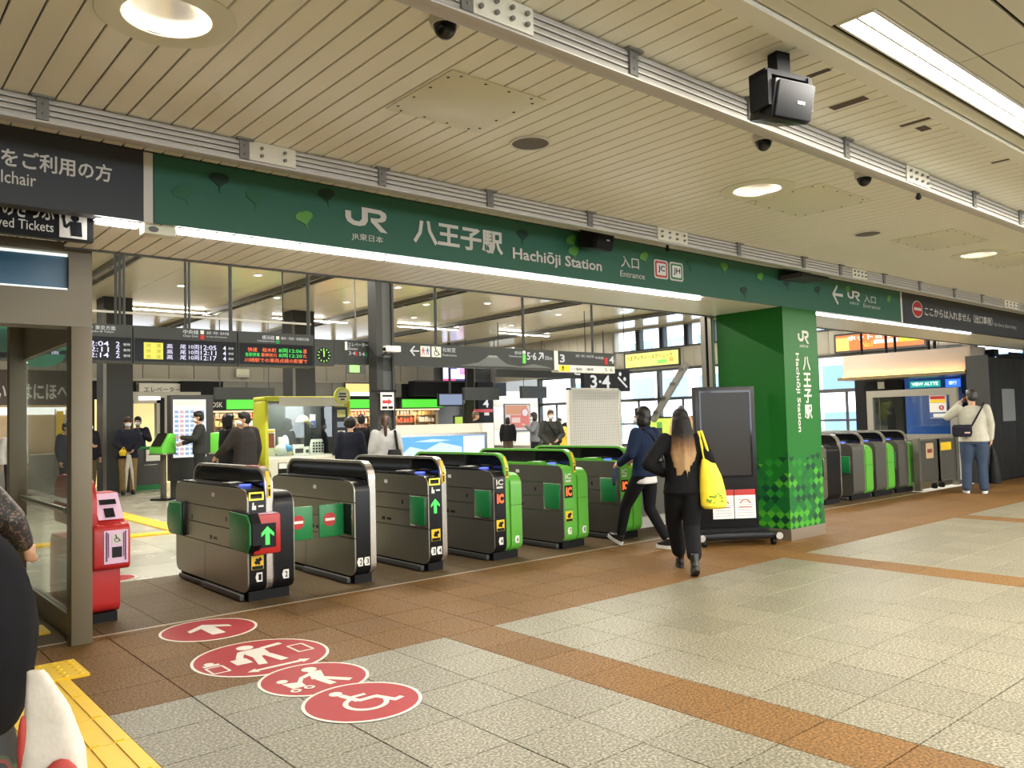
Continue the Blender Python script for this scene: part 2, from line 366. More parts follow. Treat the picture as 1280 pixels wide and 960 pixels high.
# yellow guide paving
def guide_block(x, y, sx, sy, dots, along_y=True):
    mb = B(x-sx/2+.002, x+sx/2-.002, y-sy/2+.002, y+sy/2-.002, -.012, .003)
    if dots:
        n = int(round(sx/.085)); k = int(round(sy/.085))
        for a in range(n):
            for b in range(k): mb.lathe((x-sx/2+sx*(a+.5)/n, y-sy/2+sy*(b+.5)/k, .003), [(.019, 0), (.012, .005), (.0001, .005)], 8)
    else:
        for a in range(4):
            q = -.5+(a+.5)/4
            if along_y: mb.box(x+sx*q-.021, x+sx*q+.021, y-sy/2+.012, y+sy/2-.012, .003, .0085)
            else: mb.box(x-sx/2+.012, x+sx/2-.012, y+sy*q-.021, y+sy*q+.021, .003, .0085)
    return mb
for j in range(-5, 9): structure('guide_block', guide_block(TX0+TS*-3.5, TY0+TS*(j+.5), TS, TS, False), YEL, floor)
for x in (.615, 1.03): structure('guide_block', guide_block(x, 5.60, .415, .42, True).xf(Matrix.Translation((0, 0, .0125))), YEL, floor)
structure('guide_block', guide_block(1.13, 6.86, .30, .30, True).xf(Matrix.Translation((0, 0, .012))), YEL, floor)
for k in range(12): structure('guide_block', guide_block(1.0+.3*k, 11.95, .3, .3, k > 8, False).xf(Matrix.Translation((0, 0, .012))), YEL, floor)
for k in range(12): structure('guide_block', guide_block(3.95, 12.3+.3*k, .3, .3, False).xf(Matrix.Translation((0, 0, .012))), YEL, floor)

# ------------------------------------------------------------------ hall ceiling
CZ = 3.137
ceiling = structure('ceiling', B(-6, 32, -12, 6.12, 3.45, 3.55), SLATGAP)
DL = (1.06, 5.32, 9.58, 13.84)
def slat_me(y0, y1, w, z0, z1, m):
    me = MB().box(0, w, y0, y1, z0, z1).mesh('ceiling_slat', False, .002, 1); me.materials.append(m); return me
SP = .1145
sm = slat_me(1.90, 5.085, SP-.009, CZ, CZ+.014, SLAT); sa = slat_me(1.90, 3.20, SP-.009, CZ, CZ+.014, SLAT); sb = slat_me(3.52, 5.085, SP-.009, CZ, CZ+.014, SLAT)
slats = MB()
for k in range(-8, 270):
    x = .885+.0045+SP*k
    cut = any(abs(x+SP/2-d) < .19 for d in DL)
    if 0 <= k < 212:
        for me in ((sa, sb) if cut else (sm,)):
            o = put('ceiling_slat', me, None, ceiling); o.location.x = x
    elif not cut: slats.box(x, x+SP-.009, 1.9, 5.085, CZ, CZ+.014)
tag(structure('far_slats', slats, SLAT, ceiling), kind='stuff')
# plain ceiling over the near side of the hall
pan = MB()
for (y0, y1) in ((1.72, 1.795), (1.19, 1.425), (.55, 1.18), (-1.7, .54), (-2.9, -1.72), (-6, -2.92), (-9, -6), (-12, -9)):
    for i in range(-3, 16): pan.box(-3+1.8*i+.003, -3+1.8*i+1.797, y0, y1-.006, CZ, CZ+.012)
for i in range(-3, 16): pan.box(-3+1.8*i+.003, -3+1.8*i+1.797, 1.43, 1.515, CZ, CZ+.012)
pan.box(-6, 3.338, 1.515, 1.715, CZ, CZ+.012)
structure('ceiling_panel', pan, mat('ceiling_paint', (.70, .67, .52), .5), ceiling)
tr = MB().box(-6, 32, 1.80, 1.895, CZ-.022, CZ+.05); structure('trim_1', tr, TRIMW)
def fluorescent(x0, x1, y0, y1):
    t = thing('ceiling_light', '', 'ceiling light', (x0, (y0+y1)/2, CZ))
    build('housing', MB().box(x0, x1, y0, y0+.012, CZ-.006, CZ+.08).box(x0, x1, y1-.012, y1, CZ-.006, CZ+.08).box(x0, x0+.015, y0+.012, y1-.012, CZ-.006, CZ+.08).box(x1-.015, x1, y0+.012, y1-.012, CZ-.006, CZ+.08).box(x0, x1, y0, y1, CZ+.08, CZ+.10), TRIMW, t)
    ym = (y0+y1)/2
    for a, b in ((y0+.012, ym-.006), (ym+.006, y1-.012)): build('diffuser', B(x0+.015, x1-.015, a, b, CZ+.004, CZ+.02), TUBE, t)
    build('divider', B(x0+.015, x1-.015, ym-.006, ym+.006, CZ-.002, CZ+.02), WHITE, t)
    return t
tag(fluorescent(3.34, 20.5, 1.522, 1.692), 'long recessed white light line in the plain ceiling panels beside the trim')

# recessed downlights
def downlight(x, y, label):
    t = thing('downlight', label, 'downlight', (x, y, CZ), group='large round downlights in the slatted ceiling')
    build('trim_ring', MB().lathe((x, y, CZ), [(.176, -.001), (.27, -.001), (.272, -.005), (.268, -.008), (.182, -.010), (.172, -.006), (.176, -.001)], 40), PLATE, t)
    build('reflector', MB().lathe((x, y, CZ), [(.172, -.006), (.150, .05), (.115, .10), (.075, .125), (.07, .13)], 40), CHROME, t)
    build('bulb', MB().lathe((x, y, CZ), [(.07, .128), (.0001, .122)], 24), BULB, t)
for x, l in zip(DL, ('large round downlight in slats above the green sign end, brightest one at the picture top', 'round downlight beside the square hatch, past the big black loudspeaker', 'far round downlight above the small green entrance sign', 'farthest round downlight over the no entry sign')): downlight(x, 3.36, l)
# flat hatches, speakers, cameras
def hatch(x0, x1, y0, y1, label):
    t = thing('access_hatch', label, 'ceiling hatch', ((x0+x1)/2, (y0+y1)/2, CZ), group='screwed ceiling hatches')
    build('cover', B(x0, x1, y0, y1, CZ-.006, CZ-.0005), PLATE, t, bevel=.001)
    s = MB()
    for k in range(4):
        f = (k+.5)/4
        for px, py in ((x0+(x1-x0)*f, y0+.03), (x0+(x1-x0)*f, y1-.03), (x0+.03, y0+(y1-y0)*f), (x1-.03, y0+(y1-y0)*f)): s.lathe((px, py, CZ-.006), [(.008, 0), (.006, -.003), (.0001, -.003)], 8)
    build('screws', s, DGREY, t)
hatch(2.277, 2.885, 3.055, 3.655, 'square screwed ceiling hatch above the station name, the nearest of the hatches')
hatch(5.55, 6.35, 2.98, 3.62, 'square screwed ceiling hatch beside the second round downlight')
hatch(8.0, 8.85, 3.0, 3.6, 'square screwed ceiling hatch just past the second small round ceiling speaker')
hatch(9.85, 10.7, 2.95, 3.55, 'far screwed ceiling hatch beside the far round downlight')
for x, y, l in ((3.26, 3.60, 'round flush ceiling speaker with grey grille next to the nearest square hatch'), (7.5, 3.58, 'small far round grey ceiling speaker between two square hatches')):
    t = thing('ceiling_speaker', l, 'ceiling speaker', (x, y, CZ), group='flush round ceiling speakers')
    build('rim', MB().lathe((x, y, CZ), [(.128, -.001), (.125, -.010), (.112, -.010), (.112, -.004)], 32), WHITE, t)
    build('grille', MB().lathe((x, y, CZ), [(.113, -.005), (.0001, -.008)], 32), mat('speaker_grille', (.15, .145, .125), .7), t)
for x, y, l in ((1.95, 2.66, 'dark dome camera under the near ceiling rail at the top edge of the picture'), (4.30, 2.66, 'dark dome camera just behind the big black ceiling loudspeaker'), (5.56, 2.66, 'dark dome camera under the ceiling rail to the right of the loudspeaker')):
    t = thing('dome_camera', l, 'camera', (x, y, CZ), group='dome cameras by the near ceiling rail')
    build('camera_base', MB().lathe((x, y, CZ), [(.0001, 0), (.062, 0), (.066, -.02), (.06, -.045), (.0001, -.045)], 20), OFFW, t)
    build('camera_dome', MB().ell((x, y, CZ-.042), (.05, .05, .06), 16, 6, -1, 0), BLACKG, t)
    build('bracket', MB().tube((x-.03, y-.06, CZ-.02), (x-.08, y-.12, CZ-.06), .012), RAILD, t)
t = thing('ceiling_sensor', 'tiny dark sensor hanging below the bolted plate of the near rail', 'sensor', (5.95, 2.45, CZ-.11)); build('sensor_body', MB().tube((5.95, 2.46, 3.03), (5.95, 2.46, 2.985), .012).ell((5.95, 2.46, 2.975), .02), BLACKM, t)
t = thing('ceiling_sensor', 'tiny dark sensor hanging below the far rail above the line badges', 'sensor', (5.80, 4.62, CZ-.12)); build('sensor_body', MB().tube((5.80, 4.60, 3.02), (5.80, 4.60, 2.975), .012).ell((5.80, 4.60, 2.965), .02), BLACKM, t)

def rail(name, y, xs, plates, x_from):
    r = structure(name, B(x_from, 32, y+.022, y+.075, CZ-.125, CZ), RAILD)
    for k in range(4): structure('rail_bar', B(x_from, 32, y, y+.022, CZ-.121+.030*k, CZ-.121+.030*k+.0235), RAIL, r, bevel=.002)
    structure('rail_lip', B(x_from, 32, y-.012, y+.075, CZ-.135, CZ-.1225), RAIL, r, bevel=.003)
    for x in xs: structure('bracket', MB().box(x-.028, x+.028, y-.012, y, CZ-.12, CZ-.001).box(x-.05, x+.05, y-.03, y, CZ-.012, CZ-.001).ell((x, y-.012, CZ-.04), .007, 8, 4).ell((x, y-.012, CZ-.09), .007, 8, 4), RAILD, r)
    for a, b in plates:
        p = structure('joint_plate', B(a, b, y-.010, y, CZ-.118, CZ-.003), TRIMW, r, bevel=.002)
        s = MB(); n = 4 if b-a > .32 else 2
        for i in range(n):
            for z in (.04, .085): s.tube((a+(b-a)*(i+.5)/n, y-.012, CZ-z), (a+(b-a)*(i+.5)/n, y-.026, CZ-z), .010, n=8)
        structure('bolts', s, RAILD, p)
rail('trim_2', 4.55, [.828, 1.864, 2.793, 3.705, 4.75, 6.837, 8.038, 8.83, 9.9, 10.9, 12.0, 13.0, 15.2, 16.4, 17.6], [(1.893, 2.184), (5.60, 6.02), (9.1, 9.45), (13.9, 14.5)], -6)
rail('trim_3', 2.40, [.85, 1.86, 2.817, 3.764, 4.796, 6.8, 7.8, 8.8, 9.8, 11, 12], [(1.88, 2.20), (5.62, 5.98), (9.4, 9.76)], -6)
# worn spots on the slats
sp = MB()
for x, y, l, w in ((3.75, 2.02, .16, .02), (4.25, 2.10, .2, .035), (4.85, 1.99, .2, .02), (5.0, 2.02, .06, .05), (6.1, 1.96, .14, .02)):
    sp.box(x-w, x+w, y-l/2, y+l/2, CZ-.0012, CZ-.0002)
structure('scuff_marks', sp, mat('scuff', (.10, .075, .055), .8), ceiling)

# ------------------------------------------------------------------ soffit over the gate line
soff = structure('trim_4', B(1.24, 32, 5.20, 6.11, 2.80, 3.40), SLATGAP)
ss = slat_me(5.115, 6.07, SP-.009, 2.704, 2.718, SLAT)
for k in range(3, 130):
    o = put('ceiling_slat', ss, None, soff); o.location.x = .8895+SP*k
sl2 = MB()
for k in range(130, 270): sl2.box(.8895+SP*k, .8895+SP*k+SP-.009, 5.115, 6.07, 2.704, 2.718)
tag(structure('far_slats', sl2, SLAT, soff), kind='stuff')
structure('edge_bead', B(1.24, 32, 6.07, 6.112, 2.695, 2.80), DGREY, soff)

# ------------------------------------------------------------------ paid-area ceiling, walls, windows
IC = 4.63
ic = structure('ceiling_2', B(-6, 22.3, 6.12, 30.5, IC+.02, IC+.3), SLATGAP)
for i in range(14):
    for j in range(6):
        x0, y0 = -2+1.9*i-.2, 6.12+4.0*j
        if x0 < 22: structure('ceiling_panel', B(x0+.004, min(x0+1.896, 22.25), y0+.004, min(y0+3.996, 30.4), IC, IC+.018), GLOSSC, ic)
structure('trim_5', B(-6, 32, 6.115, 6.2, 3.38, IC+.3), PANELG)
for x in (4.2, 8.0, 11.5, 15.35, 19.3):
    b = structure('trim_6', MB().box(x-.14, x-.10, 6.3, 29, IC-.10, IC).box(x+.10, x+.14, 6.3, 29, IC-.10, IC), STEELD)
    structure('rail_web', B(x-.10, x+.10, 6.3, 29, IC-.03, IC-.002), RAIL, b)
    structure('hangers', (lambda m: [m.box(x-.15, x+.15, 8+1.4*k, 8.05+1.4*k, IC-.11, IC-.10) for k in range(15)] and m)(MB()), RAILD, b)
for n, y in enumerate((22.0,)):
    for k in range(5):
        x = 1.0+4.2*k
        t = thing('strip_light', 'slim white strip light on the glossy ceiling of the paid area', 'ceiling light', (x+1.6, y, IC), group='slim strip lights on the paid-area ceiling')
        build('light_housing', B(x+.4, x+2.8, y-.05, y+.05, IC-.05, IC-.003), WHITE, t); build('diffuser', B(x+.42, x+2.78, y-.04, y+.04, IC-.066, IC-.051), TUBE, t)
for x, y in ((6.04, 18.3), (8.5, 18.8), (6.9, 16.2), (10.3, 18.6), (12.3, 17.9), (13.6, 16.9), (16.9, 17.6), (13.5, 20.3), (17.4, 20.4), (10.2, 16.0), (18.2, 16.2)):
    t = thing('spot_downlight', 'small bright round spot set in the glossy paid-area ceiling', 'downlight', (x, y, IC), group='small round spots in the glossy ceiling')
    build('spot_ring', MB().lathe((x, y, IC), [(.075, -.001), (.12, -.001), (.11, -.012), (.075, -.008)], 20), WHITE, t); build('lens', MB().lathe((x, y, IC), [(.076, -.003), (.0001, -.004)], 20), SPOTG, t)

# far wall
wb = structure('wall_back', B(-6, 26.7, 29.2, 29.5, -.01, IC+.3), PANELD)
def panel_row(x0, x1, w, y, z0, z1, m, parent):
    x = x0
    while x < x1-.05:
        structure('wall_panel', B(x+.012, min(x+w, x1)-.012, y, y+.05, z0, z1), m, parent, bevel=.004); x += w
panel_row(-2, 20.4, .86, 29.14, 3.22, 3.95, PANELG, wb)
structure('ledge', B(-2, 20.5, 29.0, 29.2, 3.13, 3.22), PANELG, wb)
panel_row(10.9, 18.4, .86, 28.7, 2.56, 3.12, PANELD, wb)
structure('canopy_box', B(9.5, 20.5, 28.75, 29.2, 2.5, 3.13), BLACKM, wb)
structure('recess_shade', B(6.3, 8.1, 29.12, 29.19, 0, 3.1), BLACKM, wb)  # flat black sheet standing in for the shade inside an opening
for k in range(10):
    x = 7.9+.96*k
    w = structure('window_%d' % (k+1), MB().box(x, x+.78, 29.10, 29.16, 3.97, 4.55), mat('window_sky', (.1, .1, .1), .3, emit=1.0, ecol=(.80, .87, 1)))
    structure('window_frame', MB().box(x-.09, x, 29.05, 29.17, 3.95, 4.6).box(x+.78, x+.87, 29.05, 29.17, 3.95, 4.6), FRAME, w)
# cream wall with poster at the far right of the back
wc = structure('wall_cream', B(23.4, 26.6, 29.05, 29.19, 0, 2.85), WOODW)
for i in range(4):
    for z0, z1 in ((0, 1.05), (1.06, 2.15), (2.16, 2.84)): structure('wall_panel', B(23.42+.8*i, 23.42+.8*i+.79, 29.0, 29.05, z0, z1), WOODW, wc, bevel=.003)
# window wall on the right of the paid area
XW = 22.0
wr = structure('wall_right', B(XW, XW+.25, 6.5, 29.2, -.01, 1.25 if 0 else .45), PANELG)
structure('spandrel', B(XW, XW+.25, 6.5, 29.2, 3.13, 3.82), PANELG, wr)
panel_row2 = lambda y0, y1, z0, z1: [structure('wall_panel', B(XW-.03, XW, y0+.43*k+.008, y0+.43*k+.422, z0, z1), PANELG, wr, bevel=.003) for k in range(int((y1-y0)/.43))]
panel_row2(6.6, 20.0, 3.16, 3.80)
structure('window_head', B(XW-.02, XW+.25, 6.5, 29.2, 4.56, IC+.3), PANELG, wr)
structure('upper_infill', B(XW-.02, XW+.25, 20.0, 25.6, 3.14, 4.56), PANELG, wr)
for k in range(12): structure('wall_panel', B(XW-.05, XW-.02, 20.05+.46*k, 20.05+.46*k+.44, 3.16, 4.54), PANELG, wr, bevel=.003)
structure('corner_post', MB().tube((XW-.15, 20.15, 0), (XW-.15, 20.15, 3.13), .13, n=16), OFFW, wr)
n = 20
for k in range(11):                                   # clerestory lights
    y = 8.3+1.06*k
    w = structure('window_%d' % n, MB().box(XW-.02, XW+.2, y-.10, y+.10, 3.82, 4.56), FRAME); n += 1
    structure('pane', B(XW+.12, XW+.13, y+.10, y+.96, 3.82, 4.56), GLASSW, w)
    structure('mullion_cover', B(XW-.10, XW-.02, y-.10, y-.02, 3.84, 4.50), BLACKM, w)
structure('trim_7', MB().box(XW-.04, XW+.1, 6.5, 20.1, 3.815, 3.86), FRAME)
for a, b, divs in ((16.1, 20.0, 2), (6.8, 15.9, 5), (20.4, 24.2, 2)):       # tall windows with transoms
    w = structure('window_%d' % n, MB().box(XW+.02, XW+.16, a, b, 2.04, 2.14).box(XW+.02, XW+.16, a, b, 3.05, 3.13).box(XW+.02, XW+.16, a, b, .45, .55).box(XW+.02, XW+.16, a, b, 1.22, 1.28), FRAME); n += 1
    for i in range(divs+1):
        y = a+(b-a)*i/divs; structure('mullion', B(XW, XW+.18, y-.06, y+.06, .45, 3.13), FRAME, w)
    for i in range(divs):
        y0, y1 = a+(b-a)*i/divs+.06, a+(b-a)*(i+1)/divs-.06; ym = (y0+y1)/2
        structure('pane', B(XW+.09, XW+.10, y0, y1, 2.14, 3.05), GLASSW, w)
        for p, q in ((y0, ym), (ym, y1)): structure('pane', B(XW+.09, XW+.10, p+.02, q-.02, .55, 2.04), GLASSW, w)
        structure('sash', MB().box(XW+.06, XW+.12, ym-.03, ym+.03, .55, 2.04), FRAME, w)
# steel brace across the window
br = structure('trim_8', MB().tube((XW-.35, 18.05, 1.35), (XW-.35, 16.55, 3.2), .13, n=4), mat('brace_steel', (.26, .25, .225), .5))
structure('brace_plates', (lambda m: [m.box(XW-.5, XW-.22, 18.05-1.5*f-.08, 18.05-1.5*f+.08, 1.35+1.85*f-.05, 1.35+1.85*f+.05) for f in (.15, .4, .65, .9)] and m)(MB()), STEELD, br)
# hall end, left and rear walls; unseen rear opening added to bring in daylight
structure('wall_left', B(-6.3, -6, -12, 30, 0, 4.9), PANELG); wf = structure('wall_front', MB().box(-6, 32, -12.3, -12, 0, .9).box(-6, 32, -12.3, -12, 3.0, 3.6), PANELG)
for k in range(9): structure('window_post', B(-6+4.6*k, -5.85+4.6*k, -12.3, -12, .9, 3.0), FRAME, wf)
structure('wall_end', B(32, 32.3, -12, 6.4, 0, 3.6), PANELG)
# buildings beyond the glass
fb = thing('office_building', 'pale tiled office block with ribbon windows seen through the station glass', 'building', (38, 15, 0))
build('facade', B(38, 44, 3, 40, -6, 12), mat('facade', (.70, .72, .74), .6), fb)
for r in range(7):
    for k in range(14):
        build('window', B(37.95, 38.02, 4+2.5*k, 5.7+2.5*k, -4.4+2.3*r, -3.1+2.3*r), mat('office_glass', (.16, .24, .36), .1), fb)
# ------------------------------------------------------------------ header signs over the gates
SY = 5.09
def sign_box(name, label, x0, x1, z0, z1, m, y=SY, d=.10, back=None):
    t = thing(name, label, 'sign', ((x0+x1)/2, y, z0))
    build('sign_face', B(x0, x1, y, y+.02, z0, z1), m, t)
    build('sign_case', B(x0, x1, y+.02, y+d, z0, z1), back or SIGNB, t)
    return t
hs = sign_box('station_name_sign', 'long green header sign with station name and two line badges', 1.522, 11.55, 2.705, 3.132, SIGNG)
f = SY-.004
build('logo', MB().flat(sc2(JR(.345, .165), 1, 2.817, 2.855), (0, f, 0), XU, ZU), LETTER, hs)
textY('JR東日本', hs, LETTER, 2.865, 3.125, 2.768, 2.825, f)
textY('八王子駅', hs, LETTER, 3.39, 4.27, 2.815, 3.005, f, bold=.03)
textY('Hachiōji Station', hs, LETTER, 4.375, 5.45, 2.775, 2.905, f, bold=.02)
textY('入口', hs, LETTER, 5.715, 5.97, 2.875, 2.985, f, bold=.008)
textY('Entrance', hs, LETTER, 5.70, 6.05, 2.785, 2.842, f, bold=.0)
for x0, c, s in ((6.195, (.62, .05, .045), 'JC'), (6.435, (.05, .22, .07), 'JH')):
    b = build('line_badge', MB().flat([rrect(x0, x0+.215, 2.818, 3.005, .03)], (0, f+.001, 0), XU, ZU), LETTER, hs)
    build('badge_border', MB().flat([rrect(x0+.018, x0+.197, 2.833, 2.990, .02)], (0, f-.001, 0), XU, ZU), mat('badge_'+s, c, .4), b)
    build('badge_plate', MB().flat([rrect(x0+.038, x0+.177, 2.852, 2.971, .012)], (0, f-.003, 0), XU, ZU), WHITE, b)
    textY(s, b, BLACKM, x0+.055, x0+.16, 2.875, 2.948, f-.005, bold=.02)
LEAFL, LEAFD, LEAFM = mat('leaf_light', (.10, .30, .045), .4), mat('leaf_dark', (.004, .032, .020), .4), mat('leaf_mid', (.018, .115, .05), .4)
for i, (x, z, m, a) in enumerate(((1.92, 3.02, LEAFD, 0), (1.70, 2.90, LEAFM, .4), (2.16, 2.945, LEAFM, 0), (2.51, 2.86, LEAFL, .3), (2.675, 3.045, LEAFD, .2), (4.49, 3.0, LEAFD, 0), (5.08, 3.03, LEAFL, .5), (5.10, 2.93, LEAFL, .3), (6.06, 2.99, LEAFL, .4), (6.78, 3.0, LEAFM, 0), (7.36, 3.03, LEAFL, 0), (8.05, 2.99, LEAFL, .3), (7.72, 2.80, LEAFD, .2), (8.9, 3.05, LEAFL, .4), (8.6, 2.97, LEAFD, .2), (10.05, 3.02, LEAFL, .3), (11.2, 2.99, LEAFL, .6), (10.3, 2.95, LEAFM, .6), (9.3, 2.95, LEAFD, .3))):
    build('ginkgo_leaf', MB().flat(sc2(ginkgo(.12, a), 1, x, z), (0, f, 0), XU, ZU), m, hs)
def left_arrow(x, z, s, w): return [bar2((x, z), (x+s, z), w), bar2((x+.01, z-.005), (x+s*.5, z+s*.45), w), bar2((x+.01, z+.005), (x+s*.5, z-s*.45), w)]
build('arrow', MB().flat(left_arrow(9.65, 2.945, .26, .035), (0, f, 0), XU, ZU), LETTER, hs)
build('logo', MB().flat(sc2(JR(.33, .125), 1, 10.03, 2.905), (0, f, 0), XU, ZU), LETTER, hs)
textY('JR東日本', hs, LETTER, 10.08, 10.33, 2.845, 2.885, f, bold=.0)
textY('入口', hs, LETTER, 10.47, 10.80, 2.905, 3.005, f, bold=.004)
textY('Entrance', hs, LETTER, 10.45, 10.92, 2.835, 2.885, f, bold=0)
dl = sign_box('direction_sign', 'charcoal sign left of the green header, lettered for wheelchair users', -2.5, 1.462, 2.705, 3.132, SIGND)
textY('車いすをご利用の方', dl, LETTER, .44, 1.285, 2.905, 3.01, f, bold=.02)
textY('Wheelchair', dl, LETTER, .53, .895, 2.815, 2.885, f, bold=.005)
build('end_cap', B(1.464, 1.518, SY+.004, SY+.1, 2.705, 3.132), LETTER, dl)
dr = sign_box('no_entry_sign', 'charcoal exit-only header sign with red no entry disc', 11.62, 26, 2.70, 3.135, SIGND)
build('end_cap', B(11.553, 11.617, SY+.004, SY+.1, 2.70, 3.135), LETTER, dr)
n_ = build('no_entry_disc', MB().flat([circ(12.08, 2.925, .175, 30, .125)], (0, f, 0), XU, ZU), LETTER, dr)
build('red_disc', MB().flat([circ(12.08, 2.925, .155, 30, .108)], (0, f-.002, 0), XU, ZU), RED, n_); build('white_bar', MB().flat([rect(11.96, 12.20, 2.905, 2.945)], (0, f-.004, 0), XU, ZU), LETTER, n_)
textY('ここからは入れません（出口専用）', dr, LETTER, 12.32, 14.95, 2.845, 2.985, f, bold=.018)
textY('No Entry (Exit Only)', dr, LETTER, 15.02, 16.05, 2.835, 2.905, f, bold=0)
# light strips behind the lower sign edge
for a, b, l in ((1.22, 1.45, 'short lit light strip under the charcoal wheelchair sign'), (1.69, 3.19, 'lit light strip under the left half of the green header'), (3.215, 7.02, 'long lit light strip under the station name, ending at the steel posts'), (9.35, 14.2, 'dim light strip under the small entrance sign and the exit-only sign')):
    t = thing('strip_light', l, 'light strip', ((a+b)/2, 5.17, 2.70))
    build('light_tube', B(a, b, 5.15, 5.20, 2.676, 2.700), LEDTUBE if a < 9 else mat('strip_dim', (1, 1, 1), .5, emit=3, ecol=(.97, .96, 1)), t, bevel=.006); build('light_back', B(a-.01, b+.01, 5.13, 5.205, 2.70, 2.7035), OFFW, t)
t = thing('sensor_box', 'small beige sensor box between two light strips', 'sensor', (1.57, 5.16, 2.65))
build('sensor_case', B(1.475, 1.665, 5.13, 5.23, 2.645, 2.703), PLATE, t, bevel=.008); build('sensor_window', MB().flat([circ(1.53, 2.674, .03, 16, .018)], (0, 5.128, 0), XU, ZU), STEELD, t)

# loudspeakers
def loudspeaker(loc, rz, tilt, k, label):
    t = thing('loudspeaker', label, 'loudspeaker', loc, rz)
    R = Matrix.Rotation(tilt, 4, 'X')
    build('cabinet', MB().prism([(-.20*k, .0), (.20*k, .0), (.15*k, .30*k), (-.15*k, .30*k)], 'z', -.15*k, .15*k).xf(R), BLACK, t, local=True, bevel=.012)
    build('grille', MB().box(-.185*k, .185*k, -.018, -.002, -.135*k, .135*k).xf(R), BLACKM, t, local=True, bevel=.01)
    build('maker_badge', MB().box(.02*k, .09*k, -.020, -.018, -.02*k, .0).xf(R), LETTER, t, local=True)
    build('bracket', MB().box(-.23*k, -.19*k, .02*k, .22*k, -.05*k, .22*k).box(.19*k, .23*k, .02*k, .22*k, -.05*k, .22*k).box(-.23*k, .23*k, .04*k, .22*k, .20*k, .24*k).box(-.04, .04, .08*k, .18*k, .24*k, (CZ-loc[2]-.002) if loc[2] < 3 else .25*k), BLACKM, t, local=True)
    return t
loudspeaker((3.38, 1.93, 2.885), math.radians(-14), math.radians(14), .60, 'big black loudspeaker hung from the slatted ceiling by the near rail')
loudspeaker((5.24, 4.85, 3.035), math.radians(8), math.radians(12), .66, 'small black loudspeaker in front of the station name sign')
t = thing('ceiling_bracket', 'dark flat wedge bracket above the green column top', 'bracket', (8.7, 4.93, 3.03)); build('wedge', MB().prism([(8.42, 3.00), (9.0, 3.02), (9.0, 3.05), (8.42, 3.05)], 'y', 4.78, 5.085), DGREY, t); build('hanger', B(8.66, 8.74, 4.85, 5.0, 3.05, CZ), DGREY, t)

# ------------------------------------------------------------------ green wrapped column and steel posts
WRAP = scallop('column_wrap')
pil = structure('pillar', B(8.475, 9.235, 5.088, 6.00, .13, 2.704), WRAP)
structure('baseboard_front', B(8.47, 9.24, 5.082, 6.0, 0, .13), mat('base_steel', (.34, .29, .23), .3, .7), pil)
q = 5.086
build('logo', MB().flat(sc2(JR(.245, .155), 1, 8.79, 2.29), (0, q, 0), XU, ZU), LETTER, pil)
textY('JR東日本', pil, LETTER, 8.82, 9.02, 2.235, 2.275, q, bold=0)
for c, z in zip('八王子駅', (2.05, 1.855, 1.665, 1.475)): textY(c, pil, LETTER, 8.875, 9.045, z-.085, z+.085, q, bold=.03)
text('Hachiōji Station', pil, LETTER, (8.70, q, 2.17), (0, 0, -1), XU, .93, .10, bold=.02)
structure('trim_9', B(8.40, 8.465, 6.03, 6.08, 0, 2.70), STEELB); structure('trim_10', B(8.40, 8.465, 6.12, 6.19, 0, 2.70), STEELB)
structure('trim_11', B(8.43, 8.47, 6.08, 6.12, 0, 2.70), BLACKM)

